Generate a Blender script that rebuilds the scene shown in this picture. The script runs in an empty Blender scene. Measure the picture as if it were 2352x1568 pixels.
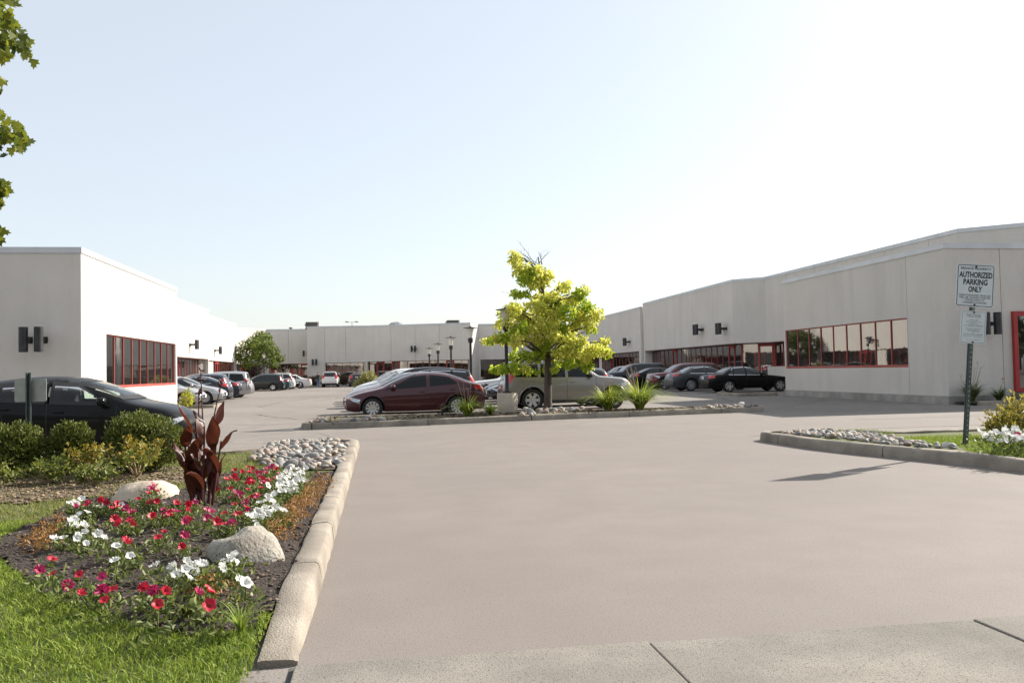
import bpy, bmesh, math, random
import numpy as np
from mathutils import Vector, Matrix
from mathutils.bvhtree import BVHTree

random.seed(7); RNG = np.random.default_rng(11)
SC = bpy.context.scene
COL = SC.collection
rad = math.radians

# ------------------------------------------------------------------ camera
# world: X to the right, Y along the car park, metres; the camera stands at the kerb of the entrance
YAW, PITCH, ROLL, EYE = 8.786, 1.938, 1.13, 1.42
def camera():
    y, p, r = rad(YAW), rad(PITCH), rad(ROLL)
    fh = Vector((math.sin(y), math.cos(y), 0)); r0 = Vector((math.cos(y), -math.sin(y), 0))
    fw = fh * math.cos(p) + Vector((0, 0, 1)) * math.sin(p); u0 = r0.cross(fw)
    R = r0 * math.cos(r) - u0 * math.sin(r); U = r0 * math.sin(r) + u0 * math.cos(r)
    cd = bpy.data.cameras.new('camera'); co = bpy.data.objects.new('camera', cd); COL.objects.link(co)
    m = Matrix((R, U, -fw)).transposed().to_4x4(); m.translation = Vector((0, 0, EYE)); co.matrix_world = m
    cd.sensor_width = 36; cd.lens = 1980 / 2352 * 36; cd.clip_end = 3000; cd.clip_start = 0.05
    SC.camera = co
camera()

# ------------------------------------------------------------------ sky, sun, exposure
SUN = Vector((1.46, 0.76, 1.0)).normalized()          # towards the sun
world = bpy.data.worlds.new('World'); SC.world = world; world.use_nodes = True
wn = world.node_tree.nodes; wl = world.node_tree.links; wn.clear()
sky = wn.new('ShaderNodeTexSky'); sky.sky_type = 'NISHITA'; sky.sun_disc = False
sky.sun_elevation = math.asin(SUN.z); sky.sun_rotation = math.atan2(SUN.x, SUN.y)
sky.air_density = 1.0; sky.dust_density = 1.6; sky.ozone_density = 1.4; sky.altitude = 100
bg = wn.new('ShaderNodeBackground'); bg.inputs[1].default_value = 0.099
wo = wn.new('ShaderNodeOutputWorld'); veil = wn.new('ShaderNodeMix'); veil.data_type = 'RGBA'; veil.inputs[0].default_value = 0.58      # thin even summer haze over the clear sky
veil.inputs[7].default_value = (4.75, 4.85, 4.85, 1); wl.new(sky.outputs[0], veil.inputs[6]); wl.new(veil.outputs[2], bg.inputs[0]); wl.new(bg.outputs[0], wo.inputs[0])
sd = bpy.data.lights.new('sun', 'SUN'); sd.energy = 4.7; sd.angle = rad(0.6); sd.color = (1.0, 0.93, 0.83)
so = bpy.data.objects.new('sun', sd); COL.objects.link(so); so.rotation_euler = SUN.to_track_quat('Z', 'Y').to_euler()
so.location = (60, 30, 60)
vs = SC.view_settings; vs.view_transform = 'Standard'; vs.look = 'None'; vs.gamma = 1; vs.use_curve_mapping = False
vs.exposure = 1.03
SC.cycles.max_bounces = 6; SC.cycles.transparent_max_bounces = 6

# ------------------------------------------------------------------ materials
MATS = {}
def mat(name, c, rough=0.7, c2=None, ns=3.0, bump=0.0, bs=40.0, metal=0.0, spec=0.5, coat=0.0, ior=None, detail=4.0,
        speck=None, ss=200.0, island=False, trans=0.0, lo=0.35, hi=0.65, big=None, bigs=0.3, emit=None, bd=0.02, stretch=None, streak=None):
    """Principled material; c/c2 mixed by world-space noise (or per island), speck = colour of fine grains, big = large stains."""
    if name in MATS: return MATS[name]
    m = bpy.data.materials.new(name); m.use_nodes = True; MATS[name] = m
    nt = m.node_tree; N = nt.nodes; L = nt.links
    b = N['Principled BSDF']; b.inputs['Roughness'].default_value = rough; b.inputs['Metallic'].default_value = metal
    b.inputs['Specular IOR Level'].default_value = spec
    if ior: b.inputs['IOR'].default_value = ior
    if coat: b.inputs['Coat Weight'].default_value = coat; b.inputs['Coat Roughness'].default_value = 0.03
    geo = N.new('ShaderNodeNewGeometry')
    pos = geo.outputs['Position']
    if stretch:
        mp = N.new('ShaderNodeMapping'); mp.inputs['Scale'].default_value = stretch; L.new(pos, mp.inputs[0]); pos = mp.outputs[0]
    def noise(s, d=4.0):
        n = N.new('ShaderNodeTexNoise'); n.inputs['Scale'].default_value = s; n.inputs['Detail'].default_value = d
        L.new(pos, n.inputs['Vector']); return n.outputs[0]
    def ramp(v, a, b_):
        r = N.new('ShaderNodeMapRange'); r.inputs[1].default_value = a; r.inputs[2].default_value = b_; L.new(v, r.inputs[0]); return r.outputs[0]
    def mix(f, a, b_):
        x = N.new('ShaderNodeMix'); x.data_type = 'RGBA'; L.new(f, x.inputs[0])
        for i, v in ((6, a), (7, b_)):
            if isinstance(v, tuple): x.inputs[i].default_value = (*v, 1)
            else: L.new(v, x.inputs[i])
        return x.outputs[2]
    col = tuple(c)
    if c2:
        f = geo.outputs['Random Per Island'] if island else ramp(noise(ns, detail), lo, hi)
        col = mix(f, col, tuple(c2))
    if big: col = mix(ramp(noise(bigs, 5), 0.42, 0.72), col, tuple(big))
    if streak:
        mp2 = N.new('ShaderNodeMapping'); mp2.inputs['Scale'].default_value = (2.2, 2.2, .22); L.new(geo.outputs['Position'], mp2.inputs[0])
        n2 = N.new('ShaderNodeTexNoise'); n2.inputs['Scale'].default_value = 1.0; n2.inputs['Detail'].default_value = 6; L.new(mp2.outputs[0], n2.inputs['Vector'])
        col = mix(ramp(n2.outputs[0], .5, .85), col, tuple(streak))
    if speck: col = mix(ramp(noise(ss, 2), 0.56, 0.68), col, tuple(speck))
    if isinstance(col, tuple): b.inputs['Base Color'].default_value = (*col, 1)
    else: L.new(col, b.inputs['Base Color'])
    if bump:
        bn = N.new('ShaderNodeBump'); bn.inputs['Strength'].default_value = bump; bn.inputs['Distance'].default_value = bd
        L.new(noise(bs, 5), bn.inputs['Height']); L.new(bn.outputs[0], b.inputs['Normal'])
    if trans:
        t = N.new('ShaderNodeBsdfTranslucent'); ms = N.new('ShaderNodeMixShader'); ms.inputs[0].default_value = trans
        if isinstance(col, tuple): t.inputs[0].default_value = (*col, 1)
        else: L.new(col, t.inputs[0])
        L.new(b.outputs[0], ms.inputs[1]); L.new(t.outputs[0], ms.inputs[2]); L.new(ms.outputs[0], N['Material Output'].inputs[0])
    return m

ASPH = mat('lot_asphalt', (.205, .183, .165), .85, (.245, .22, .198), ns=2.2, bump=.25, bs=70, speck=(.12, .108, .095), ss=38, big=(.17, .152, .135), bigs=.12, spec=.25)
ROAD = mat('drive_asphalt', (.20, .174, .157), .85, (.22, .193, .174), ns=1.6, bump=.18, bs=120, speck=(.145, .127, .114), ss=75, big=(.187, .163, .147), bigs=.25, spec=.25)
CONC = mat('sidewalk_concrete', (.235, .215, .185), .9, (.29, .265, .23), ns=2.5, bump=.4, bs=160, speck=(.11, .105, .092), ss=110, big=(.165, .155, .137), bigs=1.1, spec=.2)
KERB = mat('kerb_concrete', (.27, .235, .195), .9, (.36, .32, .265), ns=4, bump=.5, bs=90, speck=(.18, .16, .135), ss=120, big=(.17, .148, .122), bigs=1.6, spec=.2)
GAP = mat('joint_dark', (.085, .08, .07), .95)
TAR = mat('crack_tar', (.10, .09, .085), .8)
LINE = mat('road_paint', (.62, .6, .56), .8, (.42, .39, .35), ns=9, lo=.45, hi=.6)
STUC = mat('wall_stucco', (.67, .63, .575), .95, (.72, .68, .625), ns=.5, bump=.7, bs=110, speck=(.46, .425, .38), ss=75, spec=.15, bd=.03, streak=(.62, .58, .53))
PLIN = mat('foundation_concrete', (.30, .285, .265), .95, (.42, .40, .37), ns=2.2, bump=.6, bs=30, speck=(.2, .19, .17), ss=40, big=(.22, .2, .18), bigs=.9)
FLSH = mat('metal_flashing', (.50, .51, .52), .45, (.58, .59, .6), ns=1, metal=.3)
CORE = mat('wall_core', (.03, .028, .026), .95)
ROOF = mat('roof_gravel', (.22, .21, .2), .95, (.3, .29, .27), ns=6)
SOFF = mat('soffit_brown', (.12, .06, .05), .8)
RED = mat('red_frame', (.30, .045, .035), .5, (.36, .07, .05), ns=2)
REDD = mat('red_door', (.38, .03, .03), .5, (.32, .025, .025), ns=2)
GLASS = mat('tinted_glass', (.014, .014, .014), .02, ior=2.45, bump=.05, bs=.55, bd=.06)
LAMPB = mat('lamp_black', (.012, .012, .013), .45, (.03, .03, .032), ns=5)
METG = mat('unit_metal', (.30, .29, .28), .6, (.38, .37, .36), ns=2)
METD = mat('unit_dark', (.07, .068, .065), .7)
WHITEM = mat('white_paint', (.62, .62, .6), .5)
SOIL = mat('bed_soil', (.022, .015, .011), .95, (.052, .036, .027), ns=14, bump=1, bs=45, speck=(.09, .066, .05), ss=90, bd=.05)
MULCH = mat('mulch_soil', (.10, .07, .045), .95, (.17, .125, .08), ns=9, bump=1, bs=60, speck=(.24, .18, .12), ss=70, big=(.10, .12, .035), bigs=.9, bd=.04)
TURF = mat('turf_base', (.055, .085, .015), .95, (.10, .13, .03), ns=6, bump=.8, bs=80, big=(.13, .11, .05), bigs=.7)
GRASS = mat('grass_blades', (.11, .19, .016), .6, (.35, .42, .07), island=True, trans=.35, spec=.3)
DRYG = mat('grass_thin', (.16, .21, .04), .7, (.30, .28, .10), island=True, trans=.3, spec=.2)
BARK = mat('bark', (.055, .042, .034), .95, (.12, .095, .08), ns=7, bump=1, bs=30, stretch=(1, 1, .25), bd=.03)
STALK = mat('dry_stalk', (.32, .23, .15), .9)

# ------------------------------------------------------------------ mesh helpers
def link(o, parent=None):
    COL.objects.link(o)
    if parent is not None: o.parent = parent
    return o
def tag(o, label=None, cat=None, group=None, kind=None):
    if label: o['label'] = label
    if cat: o['category'] = cat
    if group: o['group'] = group
    if kind: o['kind'] = kind
    return o
def empty(name, loc=(0, 0, 0), rz=0.0, label=None, cat=None, group=None, kind=None, parent=None):
    o = bpy.data.objects.new(name, None); o.location = loc; o.rotation_euler = (0, 0, rz); o.empty_display_size = .2
    link(o, parent); return tag(o, label, cat, group, kind)
def setmats(me, mats):
    for m in (mats if isinstance(mats, (list, tuple)) else [mats]): me.materials.append(m)
def inst(name, me, parent=None, loc=(0, 0, 0), rot=(0, 0, 0), scale=(1, 1, 1)):
    o = bpy.data.objects.new(name, me); o.location = loc; o.rotation_euler = rot; o.scale = scale
    return link(o, parent)
def copy_tree(o, parent=None):
    c = o.copy(); COL.objects.link(c); c.parent = parent
    for ch in o.children: copy_tree(ch, c)
    return c
def fast_mesh(name, V, Q, mats, smooth=False):
    """V (n,3) float, Q (m,k) int faces of equal size."""
    V = np.asarray(V, np.float32); Q = np.asarray(Q, np.int32); k = Q.shape[1]
    me = bpy.data.meshes.new(name); me.vertices.add(len(V)); me.vertices.foreach_set('co', V.ravel())
    me.loops.add(Q.size); me.loops.foreach_set('vertex_index', Q.ravel())
    me.polygons.add(len(Q)); me.polygons.foreach_set('loop_start', np.arange(0, Q.size, k, dtype=np.int32))
    me.polygons.foreach_set('loop_total', np.full(len(Q), k, np.int32))
    if smooth: me.polygons.foreach_set('use_smooth', np.ones(len(Q), bool))
    setmats(me, mats); me.update(calc_edges=True); me.validate(); return me

class MB:
    def __init__(s): s.v = []; s.f = []; s.m = []
    def add(s, V, Fs, mi=0):
        o = len(s.v); s.v += [tuple(p) for p in V]; s.f += [tuple(o + i for i in f) for f in Fs]; s.m += [mi] * len(Fs); return s
    def box(s, c, d, rz=0.0, mi=0, M=None):
        x, y, z = d[0] / 2, d[1] / 2, d[2] / 2
        V = [Vector((a, b, e)) for a in (-x, x) for b in (-y, y) for e in (-z, z)]
        if M is None: M = Matrix.Translation(c) @ Matrix.Rotation(rz, 4, 'Z')
        return s.add([M @ v for v in V], [(0, 1, 3, 2), (4, 6, 7, 5), (0, 4, 5, 1), (2, 3, 7, 6), (0, 2, 6, 4), (1, 5, 7, 3)], mi)
    def prism(s, poly, z0, z1, mi=0):
        n = len(poly); V = [(p[0], p[1], z0) for p in poly] + [(p[0], p[1], z1) for p in poly]
        Fs = [tuple(reversed(range(n))), tuple(range(n, 2 * n))] + [(i, (i + 1) % n, n + (i + 1) % n, n + i) for i in range(n)]
        return s.add(V, Fs, mi)
    def tube(s, pts, rs, n=8, mi=0, cap=True):
        pts = [Vector(p) for p in pts]
        if not isinstance(rs, (list, tuple)): rs = [rs] * len(pts)
        V = []; Fs = []; up = Vector((.31, .17, .93))
        for i, p in enumerate(pts):
            t = (pts[min(i + 1, len(pts) - 1)] - pts[max(i - 1, 0)]).normalized()
            a = t.cross(up)
            if a.length < .05: a = t.cross(Vector((1, 0, 0)))
            a.normalize(); b = t.cross(a)
            for k in range(n):
                w = 2 * math.pi * k / n; V.append(p + (a * math.cos(w) + b * math.sin(w)) * rs[i])
        for i in range(len(pts) - 1):
            for k in range(n):
                k2 = (k + 1) % n; Fs.append((i * n + k, i * n + k2, (i + 1) * n + k2, (i + 1) * n + k))
        if cap: Fs += [tuple(reversed(range(n))), tuple(range((len(pts) - 1) * n, len(pts) * n))]
        return s.add(V, Fs, mi)
    def lathe(s, prof, n=20, M=Matrix(), mi=0, cap=True):
        V = []; Fs = []
        for r, z in prof:
            for k in range(n):
                w = 2 * math.pi * k / n; V.append(M @ Vector((r * math.cos(w), r * math.sin(w), z)))
        for i in range(len(prof) - 1):
            for k in range(n):
                k2 = (k + 1) % n; Fs.append((i * n + k, i * n + k2, (i + 1) * n + k2, (i + 1) * n + k))
        if cap: Fs += [tuple(reversed(range(n))), tuple(range((len(prof) - 1) * n, len(prof) * n))]
        return s.add(V, Fs, mi)
    def ball(s, c, r, n=10, mi=0, e=2.0):
        V = []; Fs = []; rows = n // 2 + 1
        sg = lambda a: math.copysign(abs(a) ** (2 / e), a)
        for i in range(rows):
            t = math.pi * i / (rows - 1) - math.pi / 2
            for k in range(n):
                w = 2 * math.pi * k / n
                V.append((c[0] + r[0] * sg(math.cos(t)) * sg(math.cos(w)), c[1] + r[1] * sg(math.cos(t)) * sg(math.sin(w)), c[2] + r[2] * sg(math.sin(t))))
        for i in range(rows - 1):
            for k in range(n): Fs.append((i * n + k, i * n + (k + 1) % n, (i + 1) * n + (k + 1) % n, (i + 1) * n + k))
        return s.add(V, Fs, mi)
    def mesh(s, name, mats, smooth=None):
        me = bpy.data.meshes.new(name); me.from_pydata([tuple(v) for v in s.v], [], s.f); setmats(me, mats)
        if any(s.m): me.polygons.foreach_set('material_index', s.m)
        if smooth is not None:
            me.polygons.foreach_set('use_smooth', [True] * len(s.f)); me.set_sharp_from_angle(angle=rad(smooth))
        me.update(); return me
    def build(s, name, mats, parent=None, smooth=None, bevel=0.0, seg=2):
        o = inst(name, s.mesh(name, mats, smooth), parent)
        if bevel:
            b = o.modifiers.new('bevel', 'BEVEL'); b.width = bevel; b.segments = seg; b.limit_method = 'ANGLE'; b.angle_limit = rad(40)
        return o

# ------------------------------------------------------------------ the setting: ground, drive, pavement, kerbs
from mathutils import noise as MN
def sheet(name, poly, z, m, kind='structure', parent=None):
    mb = MB(); mb.add([(p[0], p[1], z) for p in poly], [tuple(range(len(poly)))]); o = mb.build(name, m, parent)
    if parent is None: tag(o, kind=kind)
    return o
ground = sheet('ground', [(-900, -300), (900, -300), (900, 1500), (-900, 1500)], -0.004, ASPH)
road = sheet('road', [(-.42, 4.342), (8.3, 4.342), (8.05, 10), (7.25, 14.2), (7.3, 16.5), (10.5, 17.5), (30, 17.5), (30, 21.5), (8, 21.5), (-1.5, 21.6), (-.42, 17.2)], 0.0, ROAD)

def poly_len(pts): return sum((Vector(pts[i + 1]) - Vector(pts[i])).length for i in range(len(pts) - 1))
def resample(pts, step):
    pts = [Vector(p[:2]) for p in pts]; out = [pts[0]]
    for a, b in zip(pts, pts[1:]):
        n = max(1, int((b - a).length / step + .5))
        out += [a.lerp(b, i / n) for i in range(1, n + 1)]
    return out
def arc(cx, cy, r, a0, a1, n=8): return [(cx + r * math.cos(rad(a0 + (a1 - a0) * i / n)), cy + r * math.sin(rad(a0 + (a1 - a0) * i / n))) for i in range(n + 1)]
def kerb(name, pts, seg=3.0, w=.16, h=.15, step=.22, hfun=None, rough=.006, m=KERB, joints=None):
    """pts: outer (traffic side) base line, running so that the planted side is on its LEFT. Each cast length is a part."""
    root = empty(name, kind='structure')
    P_ = resample(pts, step); n = len(P_); T = []
    for i in range(n):
        t = (P_[min(i + 1, n - 1)] - P_[max(i - 1, 0)]).normalized(); T.append(t)
    S = [0.0]
    for i in range(1, n): S.append(S[-1] + (P_[i] - P_[i - 1]).length)
    def ring(i, s_off=0.0):
        p = P_[i] + T[i] * s_off; nl = Vector((-T[i].y, T[i].x)); hh = h if hfun is None else hfun(S[i])
        out = []
        for d, z in ((0, -.05), (0, .02), (.012, hh * .70), (.022, hh * .9), (.05, hh), (w - .025, hh + .003), (w, hh * .93), (w + .004, -.05)):
            j = MN.noise(Vector((p.x * 5, p.y * 5, z * 9 + d * 20))) * rough + MN.noise(Vector((p.x * 17, p.y * 17, d * 40))) * rough * .5
            q = p + nl * (d + j); out.append((q.x, q.y, z + (j if z > .05 else 0)))
        return out
    cuts = [0] + [i for i in range(1, n - 1) if int(S[i] / seg) != int(S[i - 1] / seg)] + [n - 1]
    for a, b in zip(cuts, cuts[1:]):
        if b - a < 1: continue
        mb = MB(); R_ = [ring(i, .011 if i == a else (-.011 if i == b else 0)) for i in range(a, b + 1)]; k = 8
        V = [p for r in R_ for p in r]; Fs = []
        for i in range(len(R_) - 1):
            for j in range(k - 1): Fs.append((i * k + j, (i + 1) * k + j, (i + 1) * k + j + 1, i * k + j + 1))
        Fs += [tuple(range(k)), tuple(reversed(range((len(R_) - 1) * k, len(R_) * k)))]
        mb.add(V, Fs).build('kerbstone', m, root, smooth=50)
    return root

# pavement in front: cast slabs with open joints
pav = empty('sidewalk', kind='structure')
sheet('joint_bed', [(-.45, 2.2), (9, 2.2), (9, 4.36), (-.45, 4.36)], -.001, GAP, parent=pav)
for i, (x0, x1) in enumerate(((-8.0, -6.2), (-6.2, -4.4), (-4.4, -2.5), (-2.5, -.43), (-.43, 1.345), (1.345, 3.18), (3.18, 5.0), (5.0, 6.9), (6.9, 8.9))):
    y1 = 4.33 if x0 > -.5 else 3.80
    mb = MB(); n = 8
    pts = [(x0 + .006 + (x1 - x0 - .012) * k / n, y1 - .004 + MN.noise(Vector((k * .9 + i * 9, 1, 2))) * .012) for k in range(n + 1)]
    mb.prism([(x0 + .006, 2.25), (x1 - .006, 2.25)] + pts[::-1], -.03, .018 + .004 * math.sin(i * 2.1))
    mb.build('slab', CONC, pav, bevel=.008)

# kerb of the left bed: along the drive, round the far nose, back to the left
def droph(s): return .16 if s > 1.0 else .03 + .13 * max(0.0, s - .05) / .95
kl = [(-.42, 4.38), (-.40, 6), (-.40, 16.0)] + arc(-1.0, 16.7, .62, 0, 90, 6)[1:] + [(-1.7, 17.45)] + arc(-1.7, 17.0, .45, 90, 170, 4)[1:] + [(-2.2, 15.7), (-2.6, 15.35), (-9.5, 15.35)]
kerb('left_kerb', kl, seg=1.55, w=.19, h=.16, hfun=droph, rough=.011)
# middle island
ki = [(1.0, 26.75), (-1.2, 26.6)] + arc(-1.25, 24.85, 1.7, 100, 215, 10)[1:-3] + [(-2.45, 23.75)] + arc(-1.9, 23.45, .55, 180, 265, 5) + [(0, 23.15), (3, 23.85), (6, 24.5), (11.3, 25.3)] + arc(11.35, 25.75, .45, -90, 90, 6)[1:] + [(9, 26.35), (5, 26.7), (1.0, 26.75)]
ki = [(-1.75, 22.98), (0, 23.15), (1.5, 23.46), (5.3, 24.33), (11.4, 25.28)] + arc(11.45, 25.78, .5, -85, 90, 6)[1:] + [(9, 26.5), (4, 26.75), (-1.0, 26.7)] + arc(-1.2, 26.1, .6, 90, 180, 5)[1:] + [(-2.05, 23.5)] + arc(-1.75, 23.3, .32, 180, 268, 4)[1:]
kerb('island_kerb', ki, seg=3.05, w=.17, h=.16, rough=.008)
# right island
kr = [(9.4, 8.2), (8.05, 9.75), (7.92, 10.8), (7.42, 12.6), (7.2, 13.6), (7.1, 15.0)] + arc(7.6, 15.35, .5, 190, 80, 6)[1:] + [(8.7, 16.0), (9.3, 14.75), (11.2, 14.75), (16, 14.9)]
kr = list(reversed(kr))
kerb('right_kerb', kr, seg=2.6, w=.17, h=.17, rough=.014)
# little kerbs at the near building of the right side and at the planting by its door
kerb('corner_kerb', [(16.6, 38.4), (18.6, 38.4)], seg=1.4, h=.16)
kerb('corner_kerb', [(16.6, 41.0), (16.6, 38.5)], seg=1.4, h=.16)
kerb('door_kerb', [(19.1, 25.2), (22.2, 25.2)], seg=1.5, h=.14)
kerb('door_kerb', [(22.25, 25.25), (27.0, 25.25)], seg=1.5, h=.2)
kerb('wall_kerb', [(-7.6, 41.1), (-7.6, 43.0)][::-1] + [(-8.75, 41.0)], seg=1.5, h=.14)
for x0, x1, yy in ((-13, -6.6, 100.6), (-3.8, -3.3, 100.6), (-1, 9.6, 100.4)):
    kerb('hedge_kerb', [(x0, yy), (x1, yy)], seg=4, step=1.0, h=.15)

# painted bay lines and tar lines in the car park
paint = empty('bay_lines', kind='structure')
def strip(parent, name, pts, w, z, m):
    pts = [Vector(p) for p in pts]; mb = MB(); V = []
    for i, p in enumerate(pts):
        t = (pts[min(i + 1, len(pts) - 1)] - pts[max(i - 1, 0)]).normalized(); nl = Vector((-t.y, t.x)) * w / 2
        V += [(p.x + nl.x, p.y + nl.y, z), (p.x - nl.x, p.y - nl.y, z)]
    mb.add(V, [(2 * i, 2 * i + 1, 2 * i + 3, 2 * i + 2) for i in range(len(pts) - 1)]); mb.build(name, m, parent)
for y in (43.0, 46.9, 49.6, 53.0, 57.2): strip(paint, 'line', [(17.3, y), (22.2, y)], .1, .004, LINE)
for y in (41.6, 44.6, 47.6, 50.6, 53.6, 56.9): strip(paint, 'line', [(-13.5, y), (-7.9, y)], .1, .004, LINE)
for x in (-6.9, -3.9, -1.2, 1.5): strip(paint, 'line', [(x, 94.5), (x, 100.2)], .1, .004, LINE)
for k in range(14): strip(paint, 'line', [(-1.3, 29.9 + 2.75 * k), (3.6, 29.9 + 2.75 * k)], .1, .004, LINE)
cracks = empty('tar_cracks', kind='structure')
def crack(pts, w=.05):
    P_ = resample(pts, .35); P_ = [(p.x + MN.noise(Vector((p.x * 1.7, p.y * 1.7, 3))) * .25, p.y + MN.noise(Vector((p.x * 1.7, p.y * 1.7, 9))) * .3) for p in P_]
    strip(cracks, 'crack', P_, w, .003, TAR)
for c in ([(-5.4, 40), (-5.2, 47), (-3.7, 56), (-2.2, 62)], [(-3.4, 47), (-2.0, 54.5), (.4, 60), (-1.8, 80)], [(-3.6, 66.0), (-1, 65)], [(-4.6, 33), (-3.4, 30), (-2.0, 28)], [(-7.2, 53), (-3.5, 51.5)],
          [(-5, 26.5), (-3.2, 25.8), (-2.3, 26.2)], [(12, 20.4), (18, 20.6), (26, 20.2)], [(12.5, 23.8), (15, 24.6), (18.5, 23.9)], [(13, 27), (16, 30.2), (18, 33)], [(-6.2, 20), (-3, 19.2)], [(-5.5, 74), (-1.5, 73)], [(14, 33), (15.5, 38), (14.5, 42)]): crack(c)

# ------------------------------------------------------------------ buildings
def offset_line(pts, d):
    """open polyline moved inward (left of travel, away from the outward side) by d, mitred."""
    P_ = [Vector(p) for p in pts]; out = []
    for i, p in enumerate(P_):
        ns = []
        if i > 0: t = (P_[i] - P_[i - 1]).normalized(); ns.append(Vector((-t.y, t.x)))
        if i < len(P_) - 1: t = (P_[i + 1] - P_[i]).normalized(); ns.append(Vector((-t.y, t.x)))
        n = sum(ns, Vector((0, 0))); n.normalize(); out.append(p + n * (d / max(.35, n.dot(ns[0]))))
    return out
def hexa(mb, a, b, c, d, z0, z1):
    """a,b outer (left,right), c,d inner (right,left)"""
    mb.add([(*a, z0), (*b, z0), (*c, z0), (*d, z0), (*a, z1), (*b, z1), (*c, z1), (*d, z1)],
           [(3, 2, 1, 0), (4, 5, 6, 7), (0, 1, 5, 4), (1, 2, 6, 5), (2, 3, 7, 6), (3, 0, 4, 7)])
def window_band(bld, A, B, z0, z1, n, nrm, doors=(), sill=True, fr=.05, blank=()):
    """red framed glazing from A to B; every mullion and pane is a piece of its own. Doors replace panes."""
    A, B = Vector(A), Vector(B); t = (B - A).normalized(); L = (B - A).length; inn = -nrm
    def bx(mb, u0, u1, za, zb, d0, d1):
        p = A + t * u0; q = A + t * u1
        hexa(mb, p - inn * d0, q - inn * d0, q + inn * d1, p + inn * d1, za, zb)
    mb = MB(); bx(mb, 0, L, z1 - fr, z1, .03, .05); bx(mb, 0, fr, z0 + fr, z1 - fr, .03, .05); bx(mb, L - fr, L, z0 + fr, z1 - fr, .03, .05)
    if sill: bx(mb, -.02, L + .02, z0 - .05, z0 + fr, .07, .05)
    else: bx(mb, 0, L, z0, z0 + fr, .03, .05)
    win = mb.build('window', RED, bld)
    us = [fr + (L - 2 * fr) * i / n for i in range(n + 1)]
    pitch = us[1] - us[0]
    for i in range(1, n):
        mb = MB(); bx(mb, us[i] - .022, us[i] + .022, z0 + fr, z1 - fr, .028, .04); mb.build('mullion', RED, win)
    for i in range(n):
        if i in blank:
            mb = MB(); bx(mb, us[i] + .03, us[i + 1] - .03, z0 - .3, z1 - fr, .05, .02); mb.build('pillar', STUC, bld); continue
        if i in doors:
            mb = MB(); zb = .08; k = .1
            bx(mb, us[i] + .03, us[i] + .03 + k, zb, z1 - fr, .05, .05); bx(mb, us[i + 1] - .03 - k, us[i + 1] - .03, zb, z1 - fr, .05, .05)
            bx(mb, us[i] + .03 + k, us[i + 1] - .03 - k, zb, zb + .2, .05, .05); bx(mb, us[i] + .03 + k, us[i + 1] - .03 - k, z1 - fr - .2, z1 - fr, .05, .05)
            d = mb.build('door', REDD, bld)
            mb = MB(); bx(mb, us[i] + .03 + k, us[i + 1] - .03 - k, zb + .2, z1 - fr - .2, 0, .02); mb.build('pane', GLASS, d)
            mb = MB(); bx(mb, us[i] + .2, us[i] + .24, 1.0, 1.4, .1, -.06); mb.build('handle', METG, d)
            continue
        mb = MB(); bx(mb, us[i] + .026, us[i + 1] - .026, z0 + fr - .005, z1 - fr + .005, random.uniform(-.004, .004), .012); mb.build('pane', GLASS, win)
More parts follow.
